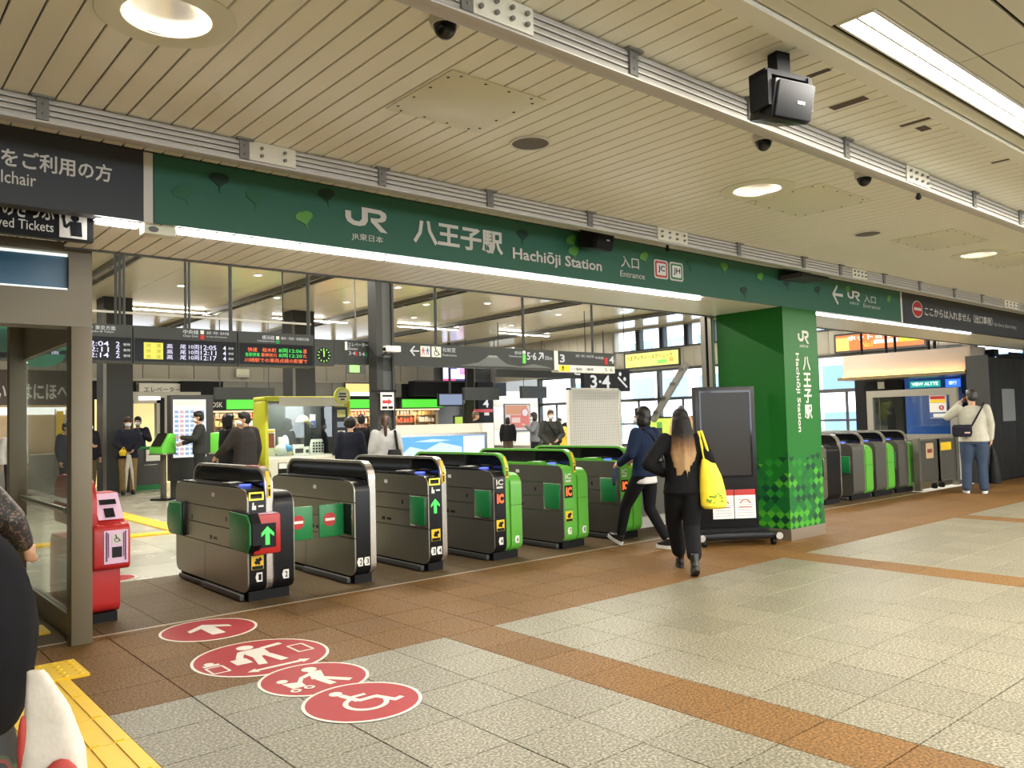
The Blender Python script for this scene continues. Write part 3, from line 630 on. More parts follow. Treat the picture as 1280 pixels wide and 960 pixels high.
# ------------------------------------------------------------------ ticket gates
GL = 1.78
def arc(cx, cy, r, a0, a1, n=6): return [(cx+r*math.cos(a0+(a1-a0)*i/n), cy+r*math.sin(a0+(a1-a0)*i/n)) for i in range(n+1)]
def profile(y0, y1, z0, z1, rt, rb):
    return arc(y1-rt, z1-rt, rt, 0, PI/2)+arc(y0+rt, z1-rt, rt, PI/2, PI)+arc(y0+rb, z0+rb, rb, PI, 1.5*PI)+arc(y1-rb, z0+rb, rb, 1.5*PI, 2*PI)
BODY = profile(0, GL, .075, .935, .10, .10)
HOOD = profile(.02, GL-.02, .07, 1.115, .17, .10)
HOODI = profile(.045, GL-.045, .10, 1.092, .15, .08)
HOODP = clip_rect(HOODI, 0, GL, .9, 2)
def gate(label, x, kind, w=.18, right=0, tags=(), group='ticket gates of the near bank', rim=STEELB, arrow=None, y=6.60):
    """x: left face; w: left body; then the hood rim; right: width of a right hand body"""
    t = thing('ticket_gate', label, 'ticket gate', (x, y, 0), group=group)
    green = kind in ('green', 'greenfar'); fr = STEELD if kind == 'greenfar' else GREENL if green else BLACK
    if kind == 'greenfar': rim = STEELB
    bl = lambda n, mb, m, p=t, **k: build(n, mb, m, p, local=True, **k)
    tot = w+.07+right
    bl('plinth', MB().box(.03, tot-.03, .06, GL-.06, 0, .08), BLACKM)
    bl('kick_rail', MB().box(-.03, .01, .10, 1.0, .01, .06).box(-.015, .01, 1.02, GL-.12, .01, .05), DGREY, bevel=.006)
    bl('front_cover', MB().prism(BODY, 'x', .014, w), fr)
    if kind == 'half': bl('lower_cover', MB().prism(clip_rect(profile(-.003, .3, .072, .935, .1, .1), -.01, .12, .0, .44), 'x', .016, w-.002), BLACK)
    sp_ = [(0, GL, .745, .95), (.0, .30, .42, .741), (.304, 1.42, .585, .741), (.304, 1.42, .42, .581), (1.424, GL, .42, .741), (0, .98, .0, .416), (.984, GL, .0, .416)]
    sd = STEEL if kind in ('black', 'black2') else STEELD if kind != 'silver' else STEEL
    for k, r in enumerate(sp_):
        poly = clip_rect(BODY, r[0]+.002, r[1]-.002, r[2]+.002, r[3]-.002)
        bl('side_panel', MB().prism(poly, 'x', 0, .014), sd)
    # sensors and marks on the side
    bl('sensor_window', MB().box(-.002, 0, .74, .80, .84, .875), WHITE); bl('sensor_window', MB().box(-.002, 0, 1.30, 1.33, .60, .64).box(-.002, 0, .45, .47, .64, .68), BLACK)
    bl('side_marks', MB().box(-.0015, 0, .68, .76, .46, .485).box(-.0015, 0, .80, .86, .455, .49), BLACK)
    # doors
    if kind == 'black':
        for y0, y1, nm in ((-.16, .27, 'front'), (1.50, 1.90, 'rear')):
            pts = [(y0+.06, .735), (y1, .745), (y1, .44), (y0+.06, .43), (y0, .50), (y0, .66)] if nm == 'front' else [(y0, .745), (y1-.06, .735), (y1, .66), (y1, .50), (y1-.06, .43), (y0, .44)]
            h = bl('door_housing', MB().prism([(a+(a-(y0+y1)/2)*.06, b+(b-.59)*.08) for a, b in pts], 'x', -.03, .05), BLACK, bevel=.006)
            bl('door_flap', MB().prism(pts, 'x', -.05, -.028), GREENP, h, bevel=.008)
    else:
        for y0 in (.05, 1.46):
            h = bl('door_recess', MB().box(-.003, .0, y0-.015, y0+.27, .435, .74), STEELB, bevel=.001)
            if kind == 'silver' and y0 < 1: bl('door_slot', MB().box(-.006, -.003, y0, y0+.255, .45, .73), BLACK, h)
            else: bl('door_flap', MB().box(-.014, -.003, y0, y0+.255, .45, .73), GREENP, h, bevel=.005)
    # hood: rim and dark panel
    x0, x1 = w, w+.07
    bl('hood_rim', (lambda m: [m.add([(x0, *HOOD[i]), (x1, *HOOD[i]), (x1, *HOOD[(i+1) % len(HOOD)]), (x0, *HOOD[(i+1) % len(HOOD)]), (x0, *HOODI[i]), (x1, *HOODI[i]), (x1, *HOODI[(i+1) % len(HOOD)]), (x0, *HOODI[(i+1) % len(HOOD)])],
        [(0, 1, 2, 3), (7, 6, 5, 4), (0, 3, 7, 4), (1, 5, 6, 2)]) for i in range(len(HOOD))] and m)(MB()), rim if kind != 'green' else GREENL)
    bl('hood_panel', MB().prism(HOODP, 'x', x0+.022, x0+.048), BLACKG)
    bl('hood_core', MB().prism(clip_rect(HOODI, 0, GL, 0, .91), 'x', x0+.004, x1-.004), BLACK)
    if kind in ('black', 'black2', 'green', 'half'):
        bl('warning_text', MB().box(x0+.027, x1-.027, .008, .0105, .87, .93).box(x0+.027, x1-.027, .012, .016, .945, .96), BLACK)
        bl('warning_strip', MB().add([(x0+.018, y_, z_) for y_, z_ in ((.062, 1.075), (.022, .97), (.016, .85))]+[(x1-.018, y_, z_) for y_, z_ in ((.062, 1.075), (.022, .97), (.016, .85))], [(0, 1, 4, 3), (1, 2, 5, 4)]).xf(Matrix.Translation((0, -.006, .004))), YELL)
    if right:
        P2 = profile(.0, GL, .075, .90, .13, .10)
        rb = bl('right_cover', MB().prism(P2, 'x', x1, tot-.012), GREENL if green or kind == 'half' else fr)
        bl('right_panel', MB().prism(profile(.01, GL-.01, .085, .89, .12, .09), 'x', tot-.012, tot), sd)
        bl('cover_joint', MB().box(x1, tot-.01, -.0015, .05, .56, .564), BLACKM, rb)
    # top deck
    d = bl('top_deck', MB().prism([(.12, .934), (1.70, .934), (1.62, .955), (.30, .955)], 'x', .012, w-.004), GREENL if kind == 'green' else BLACK)
    if kind != 'silver':
        bl('card_reader', MB().lathe((.012+w/2, .27, .952), [(.052, 0), (.05, .012), (.0001, .014)], 20), glow('reader_blue', (.10, .16, 1), 1.1), d)
        bl('reader_housing', MB().box(.02, w-.01, .42, .62, .954, .972), GREENL if green else DGREY, d, bevel=.008)
        bl('deck_window', MB().box(.04, w-.03, .47, .55, .972, .975), WHITE, d)
    # front face items
    yf = -.003
    if kind in ('black', 'black2'):
        bl('ticket_slot', MB().flat([bar2((.02, .855), (.02, .90), .014), bar2((w-.03, .855), (w-.03, .90), .014), bar2((.014, .905), (w-.024, .905), .014), bar2((.014, .85), (w-.024, .85), .014)], (0, yf, 0), XU, ZU).xf(Matrix.Translation((0, .0, 0))), mat('slot_yellow', (.75, .62, .03), .4, emit=.25, ecol=(1, .85, .1)))
        bl('hand_mark', MB().flat([rect(.04, .075, .765, .80), bar2((.05, .79), (.05, .825), .014), rect(.095, .14, .785, .80)], (0, yf, 0), XU, ZU), WHITE)
    if kind == 'black':
        bl('red_cap', MB().box(x0+.002, x1-.002, .18, .42, 1.1145, 1.119), RED)
        rbx = bl('reader_box', MB().box(.0, .24, -.13, .02, .405, .735), RED, bevel=.022)
        bl('notice', MB().box(.02, .22, -.115, -.01, .735, .738), PINK, rbx)
        bl('display', MB().box(.04, .19, -.134, -.13, .46, .66), BLACK, rbx)
        bl('arrow', MB().flat(sc2(arrow_up(.11, .15), 1, .115, .56), (0, -.136, 0), XU, ZU), glow('arrow_green', (.05, 1, .08), 1.3), rbx)
        zs = .33
    elif kind == 'black2':
        bl('arrow', MB().flat(sc2(arrow_up(.10, .14), 1, w*.5, .64), (0, yf, 0), XU, ZU), glow('arrow_green', (.05, 1, .08), 1.3)); zs = .36
    elif kind in ('green', 'half'):
        bl('display', MB().flat([rect(.025, w-.02, .575, .715)], (0, yf, 0), XU, ZU), BLACK)
        text('IC', t, glow('ic_orange', (1, .10, .02), 1.4), Vector((x+.04, y-.008, .595)), XU, ZU, w-.075, .10, bold=.06)
        text('IC', t, LETTER, Vector((x+.035, y-.005, .785)), XU, ZU, w-.07, .06, bold=.03)
        bl('ic_caption', MB().flat([rect(.04, w-.04, .752, .772)], (0, yf, 0), XU, ZU), OFFW)
        bl('cover_joint', MB().box(.016, w, -.0015, .02, .445, .449), BLACKM); zs = .37
    if kind in ('black', 'black2', 'green', 'half'):
        st = bl('caution_label', MB().flat([rect(.03, w-.03, zs-.06, zs+.055)], (0, yf, 0), XU, ZU), YELL)
        bl('caution_mark', MB().flat([bar2((.06, zs-.01), (w-.05, zs+.03), .03), bar2((.07, zs+.03), (.10, zs-.02), .02), rect(.035, w-.035, zs-.058, zs-.03)], (0, yf-.003, 0), XU, ZU), BLACK, st)
    for k, (s, px) in enumerate(tags):
        z = .205 if px < w else .20; n2 = 45 if right and px > w else 0
        tg = bl('number_tag', MB().flat([[(px-.024, z-.038), (px+.024, z-.038), (px+.024, z+.038), (px-.024, z+.038), (px-.036, z)]], (0, yf, 0), XU, ZU), WHITE)
        text(s, t, BLACKM, Vector((x+px-.011, y+yf-.004, z-.025)), XU, ZU, .024, .05, bold=.02)
    return t
GA = gate('first ticket gate from the left, with red reader box and green arrow', 2.70, 'black', w=.165, right=.185, tags=(('1', .10), ('2', .335)))
GB = gate('second ticket gate from the left, plain silver side with its green doors shut', 3.70, 'silver', w=.165, tags=(('2', .055), ('3', .125)))
gate('third ticket gate, black front with a green arrow on it', 4.51, 'black2', w=.165, tags=(('3', .055), ('4', .125)))
gate('fourth ticket gate, green and black front with orange display', 5.33, 'half', w=.165, right=.16, tags=(('4', .09), ('6', .31)), rim=GREENL)
gate('fifth ticket gate, fully green front with orange display', 6.33, 'green', w=.165, right=.17, tags=(('7', .09), ('8', .32)))
gate('sixth ticket gate, green, behind the woman in the denim jacket', 7.27, 'green', w=.165, right=.16)
for k, (xx, kd, l) in enumerate(((12.10, 'silver', 'silver ticket gate nearest to the green column in the far bank'), (12.95, 'greenfar', 'second gate of the far bank, green end cover'), (13.75, 'greenfar', 'third gate of the far bank, green end cover'), (14.60, 'greenfar', 'last gate of the far bank beside the swing gates'))):
    gate(l, xx, kd, w=.44 if kd == 'silver' else .38, right=0 if kd == 'silver' else .25, group='ticket gates of the far bank')
# shut flaps between the first two gates
for x0, x1, own in ((3.125, 3.38, GA), (3.44, 3.69, GB)):
    t = build('door_flap', B(x0, x1, 6.775, 6.80, .44, .735), GREENP, own, bevel=.01)
    d = build('no_entry_disc', MB().flat([circ((x0+x1)/2-.02, .60, .062, 24)], (0, 6.773, 0), XU, ZU), RED, t)
    build('white_bar', MB().flat([rect((x0+x1)/2-.068, (x0+x1)/2+.028, .588, .612)], (0, 6.769, 0), XU, ZU), WHITE, t)
# red wheelchair gate behind the glass post
t = thing('accessible_gate', 'red reader pillar with pink wheelchair notices behind the steel post', 'ticket gate', (1.66, 6.9, 0))
build('plinth', B(1.50, 1.75, 6.80, 7.9, 0, .07), BLACKM, t)
build('lower_body', MB().prism(profile(6.78, 7.9, .07, .60, .1, .08), 'x', 1.50, 1.765), RED, t)
build('reader_head', MB().prism(profile(6.70, 7.2, .40, .75, .07, .05), 'x', 1.56, 1.82), RED, t, bevel=.012)
build('sloped_top', MB().prism([(6.76, .745), (7.2, .745), (7.2, .97), (6.98, .97)], 'x', 1.60, 1.80), RED, t, bevel=.012)
build('fin', MB().prism(profile(6.74, 7.9, .70, 1.10, .22, .05), 'x', 1.53, 1.595), RED, t)
build('side_plate', MB().prism(profile(6.84, 7.6, .1, .42, .06, .06), 'x', 1.492, 1.499), STEEL, t)
n_ = build('notice', B(1.63, 1.80, 6.692, 6.698, .45, .70), PINK, t)
build('wheelchair_sign', MB().flat([rect(1.685, 1.755, .60, .67)], (0, 6.690, 0), XU, ZU), OFFW, n_); build('wheelchair_mark', MB().flat(sc2(wheelchair(.06), 1, 1.72, .636), (0, 6.687, 0), XU, ZU), BLACK, n_)
pm = build('stroller_sign', MB().flat([rect(1.685, 1.755, .495, .575)], (0, 6.690, 0), XU, ZU), BLACK, n_); build('text_rows', MB().flat([rect(1.642, 1.652, .47, .69), rect(1.657, 1.664, .5, .68), rect(1.775, 1.785, .47, .69), rect(1.764, 1.77, .5, .68)], (0, 6.690, 0), XU, ZU), mat('notice_ink', (.12, .05, .12), .6), n_)
n2 = build('top_notice', MB().add([(1.61, 6.775, .765), (1.79, 6.775, .765), (1.79, 6.965, .955), (1.61, 6.965, .955)], [(0, 1, 2, 3)]).xf(Matrix.Translation((0, -.014, .012))), PINK, t)
build('top_notice_mark', MB().flat([rect(.05, .12, .02, .11), rect(.03, .15, .15, .2)], (1.61, 6.757, .780), XU, (0, .7, .7)), BLACK, n2)

# ------------------------------------------------------------------ red floor stickers
def sticker(x, y, r, label):
    t = thing('floor_sticker', label, 'floor sticker', (x, y, 0)); return t, build('disc', MB().lathe((x, y, 0), [(.0001, .0022), (r-.018, .0022), (r-.018, .0005)], 48), REDF, t), build('border', MB().lathe((x, y, 0), [(r-.018, .0004), (r-.018, .0023), (r, .0019), (r, .0004)], 48), WHITEF, t)
def print_on(t, polys, x, y, h=.0026, z=.0010, m=None): return build('pictogram', MB().flat(sc2(polys, 1, x, y), (0, 0, h), XU, YU, z), m or WHITEF, t)
t, d, b = sticker(2.152, 5.977, .335, 'round red floor sticker with a white arrow only'); print_on(d, arrow_up(.30, .34), 2.16, 5.97)
t, d, b = sticker(2.14, 5.03, .42, 'largest red floor sticker, a walking traveller carrying a case')
print_on(d, [circ(-.02, .235, .055, 18), [(-.09, .165), (.07, .165), (.05, -.02), (-.07, -.02)], bar2((-.08, .15), (-.15, .0), .045), bar2((.06, .15), (.2, .18), .045), bar2((-.04, -.01), (-.08, -.2), .055), bar2((.03, -.01), (.06, -.2), .055), rect(-.21, -.11, -.12, -.0)], 2.16, 5.06)
print_on(d, [bar2((.22, .10), (.32, .10), .014), bar2((.22, .10), (.22, -.08), .014), bar2((.32, .10), (.32, -.08), .014), bar2((.22, -.08), (.32, -.08), .014), bar2((-.36, -.02), (-.26, -.02), .014), bar2((-.36, -.02), (-.36, -.16), .014), bar2((-.26, -.02), (-.26, -.16), .014), bar2((-.36, -.16), (-.26, -.16), .014), circ(-.31, .06, .03, 12), bar2((-.36, .02), (-.26, .02), .03)], 2.14, 5.03)
print_on(d, [[(-.20, -.25), (-.14, -.21), (-.14, -.235), (.14, -.235), (.14, -.21), (.20, -.25), (.14, -.29), (.14, -.265), (-.14, -.265), (-.14, -.29)]], 2.14, 5.01)
t, d, b = sticker(2.175, 4.375, .312, 'red floor sticker with a person pushing a stroller')
for o in (d, b): o.location.z = .0009
print_on(d, [circ(.04, .17, .045, 16), bar2((.05, .12), (.0, -.03), .075), bar2((.02, -.02), (.13, -.17), .045), bar2((.0, -.03), (.02, -.17), .045), bar2((.03, .1), (-.06, .05), .035), bar2((-.06, .06), (-.13, -.05), .025), [(-.2, .02), (-.1, -.02), (-.11, -.1), (-.19, -.1)], circ(-.18, .06, .032, 12)]+ring2(-.19, -.14, .03, .014)+ring2(-.11, -.14, .03, .014), 2.19, 4.38)
t, d, b = sticker(2.18, 3.835, .312, 'red floor sticker with a wheelchair, nearest to the camera'); print_on(d, wheelchair(.40), 2.19, 3.85)
for o in (d, b): o.location.z = .0018
t, d, b = sticker(2.22, 8.72, .20, 'red floor sticker half hidden behind the red wheelchair gate')

# ------------------------------------------------------------------ glass screen and steel post at the left
t = thing('glass_screen', 'steel framed glass side screen with lit header left of the gates', 'glass screen', (1.37, 6.2, 0))
build('post', B(1.305, 1.437, 6.20, 6.34, 0, 2.18), BRONZE, t, bevel=.004)
build('rear_post', B(1.24, 1.375, 8.18, 8.30, 0, 2.76), BRONZE, t, bevel=.004)
build('header', MB().box(-1.2, 1.437, 6.20, 6.42, 2.18, 2.43).box(-1.2, 1.437, 6.20, 6.42, 2.69, 2.76).box(1.29, 1.437, 6.20, 6.42, 2.43, 2.69), BRONZE, t)
build('blue_panel', B(-1.2, 1.289, 6.25, 6.26, 2.431, 2.689), mat('header_blue', (.035, .12, .20), .3), t)
build('panel_trim', MB().box(-1.2, 1.289, 6.235, 6.25, 2.668, 2.686).box(-1.2, 1.289, 6.235, 6.25, 2.434, 2.447), mat('panel_light', (.5, .55, .5), .3, emit=.5, ecol=(.8, .85, .75)), t)
build('sill_frame', B(1.345, 1.40, 6.341, 8.18, 0, .16), BRONZE, t); build('top_frame', B(1.345, 1.40, 6.341, 8.18, 2.10, 2.44), BRONZE, t)
build('pane', B(1.366, 1.376, 6.345, 8.17, .161, 2.099), GLASS, t)
rl = build('push_rail', MB().tube((1.32, 6.42, .90), (1.32, 8.12, .90), .022, n=12), STEEL, t); build('safety_dots', (lambda m: [m.box(1.362, 1.3655, 6.5+.06*k, 6.53+.06*k, .935, .965) for k in range(27)] and m)(MB()), WHITE, t)
kq = 5.30/6.12; qx = lambda v: v*kq; qz = lambda v: 1.45+(v-1.45)*kq; TY = 5.30
t = thing('ticket_office_sign', 'black sign for ticket pickup above the glass screen', 'sign', (.6, TY, 2.6))
build('sign_face', B(-1.0, 1.236, TY, TY+.02, qz(2.765), 2.86), BLACKM, t); build('sign_case', B(-1.0, 1.236, TY+.02, TY+.07, qz(2.765), 2.86), DGREY, t); build('hanger', B(.3, .36, TY+.02, TY+.06, 2.86, CZ), DGREY, t); build('hanger', B(1.1, 1.16, TY+.02, TY+.06, 2.86, CZ), DGREY, t)
textY('おうけとりのきっぷ', t, LETTER, .43, qx(1.185), qz(2.875), qz(3.0), TY-.003, bold=.015); textY('Reserved Tickets', t, LETTER, .597, qx(1.18), qz(2.80), qz(2.865), TY-.003, bold=.005)
n_ = build('pictogram_plate', MB().flat([rect(qx(1.215), qx(1.385), qz(2.775), qz(2.935))], (0, TY-.002, 0), XU, ZU), LETTER, t); build('pictogram', MB().flat(sc2([circ(1.31, 2.87, .026, 14), [(1.275, 2.845), (1.35, 2.845), (1.355, 2.745), (1.285, 2.745)], bar2((1.285, 2.835), (1.25, 2.80), .02), bar2((1.25, 2.80), (1.24, 2.86), .018), rect(1.228, 1.25, 2.86, 2.89)], kq, 0, 1.45+(.045-1.45)*kq), (0, TY-.005, 0), XU, ZU), BLACKM, n_)
# ------------------------------------------------------------------ black display board on castors
t = thing('display_stand', 'tall black notice board on a wheeled base beside the green column', 'display board', (7.96, 5.56, 0), math.atan2(-.50, .74))
LB = dict(local=True)
def bl(n, mb, m, p=t, **k): return build(n, mb, m, p, local=True, **k)
bl('board', B(-.36, .36, .0, .10, .17, 1.79), BLACK, bevel=.006)
fr_ = bl('screen_frame', MB().box(-.31, .31, -.008, 0, .735, .765).box(-.31, .31, -.008, 0, 1.72, 1.745).box(-.31, -.29, -.008, 0, .765, 1.72).box(.29, .31, -.008, 0, .765, 1.72), BLACKG)
bl('screen', B(-.29, .29, -.004, -.0005, .765, 1.72), mat('dark_screen', (.030, .026, .021), .22, spec=.22))
for a, l in ((-.19, 'white notice sheet with a red heading'), (.07, None)):
    n_ = bl('notice_sheet', B(a, a+.25, -.012, -.006, .27, .60), WHITE)
    bl('red_heading', B(a, a+.25, -.0135, -.012, .535, .60), RED, n_)
    bl('print', (lambda m: [m.box(a+.03, a+.22, -.013, -.012, .30+.03*k, .307+.03*k) for k in range(7)] and m)(MB()), mat('print_grey', (.4, .38, .36), .6), n_)
    bl('drawing', MB().flat(ring2(a+.125, .42, .07, .012, .3, PI-.3, 12)+[bar2((a+.05, .40), (a+.20, .40), .01)], (0, -.0135, 0), XU, ZU), mat('print_red', (.5, .12, .1), .6), n_)
base = bl('wheeled_base', MB().box(-.47, .47, -.32, -.24, .075, .14).box(-.47, .47, .24, .32, .075, .14).box(-.47, -.40, -.32, .32, .075, .13).box(.40, .47, -.32, .32, .075, .13), BLACK, bevel=.01)
bl('lower_tray', B(-.41, .41, -.15, .16, .10, .17), BLACK)
for sx in (-1, 1):
    for sy in (-.28, .28):
        bl('castor', MB().tube((sx*.40-.02, sy, .04), (sx*.40+.02, sy, .04), .038, n=14).box(sx*.40-.012, sx*.40+.012, sy-.015, sy+.015, .04, .076), BLACKM)
    bl('end_cap', MB().tube((sx*.445, -.325, .105), (sx*.445, -.345, .105), .04, n=14), STEELB)
# low partition between the gates and the column
t = thing('low_partition', 'low grey partition between last near gate and steel posts', 'partition', (8.2, 7.2, 0))
build('panel', B(7.75, 9.6, 7.2, 7.26, .14, .98), STEELD, t); build('plinth', B(7.72, 9.6, 7.12, 7.30, 0, .14), WHITE, t); build('top_rail', B(7.75, 9.6, 7.17, 7.29, .98, 1.02), BLACKM, t)

# ------------------------------------------------------------------ dark pillars in the paid area
PIL = mat('pillar_grey', (.036, .038, .037), .5, spec=.3)
for k, (x0, x1, y0) in enumerate(((5.02, 5.66, 20.6), (9.75, 10.4, 20.6), (20.9, 21.8, 27.0))):
    p = structure('pillar', B(x0, x1, y0, y0+.65, 0, IC), PIL); structure('reflection_strip', B(x0-.02, x0+.05, y0-.03, y0-.003, 0, IC-.3), STEELD, p)  # lighter strip is a reflection put on as a coloured part
p = structure('pillar', B(7.0, 7.12, 11.66, 11.92, 0, IC), PIL); structure('side_plate', B(7.12, 7.30, 11.68, 11.90, 0, IC), mat('pillar_light', (.065, .068, .065), .45), p); structure('edge_strip', B(7.28, 7.32, 11.62, 11.66, 0, IC), PIL, p)
t = thing('notice', 'white notice with red arrow strapped to the nearest dark pillar', 'notice', (7.15, 11.56, 1.70)); build('sheet', B(7.02, 7.27, 11.585, 11.60, 1.69, 1.98), WHITE, t)
build('red_arrow', MB().flat([[(7.05, 1.80), (7.16, 1.80), (7.16, 1.775), (7.24, 1.825), (7.16, 1.875), (7.16, 1.85), (7.05, 1.85)]], (0, 11.583, 0), XU, ZU), RED, t); build('print', MB().flat([rect(7.05, 7.24, 1.91, 1.94), rect(7.04, 7.14, 1.71, 1.75), rect(7.16, 7.25, 1.71, 1.75)], (0, 11.583, 0), XU, ZU), BLACKM, t)
build('strap', B(6.86, 7.33, 11.60, 11.615, 1.99, 2.02), BLACKM, t)
t = thing('security_camera', 'white box camera on the side of the nearest dark pillar', 'camera', (7.2, 11.5, 2.66)); build('camera_body', MB().box(7.02, 7.3, 11.38, 11.50, 2.64, 2.74), OFFW, t, bevel=.01); build('bracket', MB().tube((7.1, 11.5, 2.66), (7.1, 11.62, 2.60), .02).box(6.98, 7.28, 11.50, 11.62, 2.60, 2.62), DGREY, t); build('lens', MB().tube((7.02, 11.44, 2.69), (7.0, 11.42, 2.68), .03), BLACK, t)

# ------------------------------------------------------------------ overhead signs, y = 12
S = 12.0
LW = glow('led_white', (.78, .74, 1), .85); LO = glow('led_orange', (1, .15, .03), 1.0); LG = glow('led_green', (.04, .85, .10), .85); LY = glow('led_yellow', (.95, .88, .08), .6); LR = glow('led_red', (.9, .08, .06), 1.3); LB_ = glow('led_blue', (.10, .10, .95), 1.2); LT = glow('sign_text', (.85, .85, .8), .55)
SIGNO = mat('overhead_sign', (.034, .037, .035), .5, spec=.3)
def board(label, x0, x1, zt=2.92, zb=2.395, led=True, name='departure_board'):
    t = thing(name, label, 'sign', ((x0+x1)/2, S, zb))
    build('casing', B(x0+.006, x1-.006, S, S+.25, zb, zt), SIGNO, t)
    if led: build('led_panel', B(x0+.02, x1-.02, S-.006, S-.001, zb+.03, zt-.175), BLACK, t)
    return t
b1 = board('left departure board, partly behind the steel post', 1.65, 3.295)
tx = lambda s, p, m, a, b, z0, z1, y=S-.008, bold=.0: textY(s, p, m, a, b, z0, z1, y, t=.002, bold=bold)
tx('新宿・東京方面', b1, LT, 2.62, 3.07, 2.835, 2.895); tx('for Shinjuku & Tokyo', b1, LT, 2.62, 3.05, 2.795, 2.825)
for k, (a, c) in enumerate((('12:04', '2'), ('12:11', '2'), ('12:14', '2'))):
    z = 2.615-.078*k; tx(a, b1, LW, 2.70, 2.985, z, z+.066, bold=.003); tx(c, b1, LW, 3.075, 3.125, z, z+.066, bold=.003); tx('番線', b1, LT, 3.17, 3.26, z+.015, z+.05)
    tx('東　京', b1, LW, 2.28, 2.60, z, z+.066, bold=.003)
for z, m in ((2.65, LR), (2.56, LR), (2.47, LB_)): build('type_block', B(2.03, 2.22, S-.009, S-.006, z-.05, z+.035), m, b1)
b2 = board('middle departure board with the yellow block', 3.30, 4.785)
tx('中央線', b2, LT, 3.98, 4.20, 2.835, 2.90); tx('高尾・甲府・松本方面', b2, LT, 4.32, 4.65, 2.845, 2.89); tx('Chuo Line', b2, LT, 3.98, 4.19, 2.795, 2.825); tx('for Takao, Kofu & Matsumoto', b2, LT, 4.32, 4.62, 2.80, 2.822)
build('line_block', B(4.225, 4.285, S-.006, S-.001, 2.77, 2.83), RED, b2); build('line_mark', B(4.23, 4.28, S-.006, S-.001, 2.845, 2.90), OFFW, b2)
build('type_block', B(3.44, 3.70, S-.009, S-.006, 2.455, 2.69), LY, b2)
for k, a in enumerate(('12:05', '12:11', '12:17')):
    z = 2.615-.078*k; tx('快　速', b2, mat('led_off', (.2, .18, .02), .5), 3.47, 3.67, z+.005, z+.06, S-.011); tx('高　尾', b2, LW, 3.75, 4.02, z, z+.066, bold=.0); tx('10両', b2, LW, 4.06, 4.21, z, z+.066, bold=.0); tx(a, b2, LW, 4.23, 4.46, z, z+.066, bold=.003); tx('4', b2, LW, 4.56, 4.605, z, z+.066, bold=.003); tx('番線', b2, LT, 4.64, 4.72, z+.015, z+.05)
b3 = board('right departure board with orange and green lines', 4.79, 6.045)
tx('横浜線', b3, LT, 5.17, 5.37, 2.81, 2.875); tx('橋本・町田・新横浜方面', b3, LT, 5.48, 5.95, 2.82, 2.865); tx('Yokohama Line', b3, LT, 5.09, 5.37, 2.775, 2.80)
build('line_block', B(5.395, 5.455, S-.006, S-.001, 2.755, 2.81), GREENP, b3); build('line_mark', B(5.40, 5.45, S-.006, S-.001, 2.82, 2.87), OFFW, b3)
tx('快速　桜木町', b3, LO, 4.94, 5.40, 2.615, 2.68); tx('8両12:06', b3, LG, 5.44, 5.83, 2.615, 2.68); tx('遅', b3, LO, 5.85, 5.91, 2.615, 2.68)
tx('各駅停車', b3, LG, 4.90, 5.13, 2.54, 2.60); tx('東神奈川', b3, LO, 5.15, 5.40, 2.54, 2.60); tx('8両12:20', b3, LG, 5.44, 5.83, 2.54, 2.60); tx('れ', b3, LO, 5.85, 5.91, 2.54, 2.60); tx('川崎駅での車両点検の影響で', b3, LO, 4.89, 5.92, 2.455, 2.52)
cl = thing('station_clock', 'dark square clock panel with green hands and marks', 'clock', (6.22, S, 2.42)); build('casing', B(6.05, 6.40, S, S+.2, 2.43, 2.86), SIGNO, cl)
build('dial', MB().flat([circ(6.215, 2.60, .125, 28)], (0, S-.001, 0), XU, ZU), BLACK, cl)
build('hour_marks', MB().flat([bar2((6.215+.085*math.cos(PI/6*k), 2.60+.085*math.sin(PI/6*k)), (6.215+.113*math.cos(PI/6*k), 2.60+.113*math.sin(PI/6*k)), .014) for k in range(12)], (0, S-.004, 0), XU, ZU), glow('clock_green', (.35, .85, .12), .9), cl)
build('hands', MB().flat([bar2((6.215, 2.575), (6.222, 2.665), .02), bar2((6.215, 2.575), (6.208, 2.69), .012)], (0, S-.006, 0), XU, ZU), MATS['clock_green'], cl)
def osign(name, label, x0, x1, zb, zt, m=SIGNO):
    t = thing(name, label, 'sign', ((x0+x1)/2, S, zb)); build('casing', B(x0, x1, S, S+.2, zb, zt), m, t); return t
e = osign('elevator_sign', 'charcoal elevator sign next to the clock', 6.405, 7.09, 2.47, 2.865)
tx('エレベーター', e, LT, 6.66, 7.03, 2.765, 2.83); tx('Elevator', e, LT, 6.66, 6.84, 2.705, 2.75); tx('3·4', e, LT, 6.67, 6.79, 2.62, 2.68); tx('5·6', e, LT, 6.86, 6.97, 2.615, 2.675)
build('lift_sign', B(6.60, 6.645, S-.006, S-.001, 2.70, 2.84), OFFW, e); build('line_block', B(6.80, 6.83, S-.006, S-.001, 2.61, 2.68), RED, e); build('line_block', B(6.99, 7.02, S-.006, S-.001, 2.60, 2.67), GREENP, e)
r = osign('platform_sign', 'long charcoal sign for restrooms and platforms 5 and 6', 7.33, 11.36, 2.47, 2.87)
build('arrow', MB().flat(left_arrow(7.88, 2.735, .19, .025), (0, S-.004, 0), XU, ZU), LT, r)
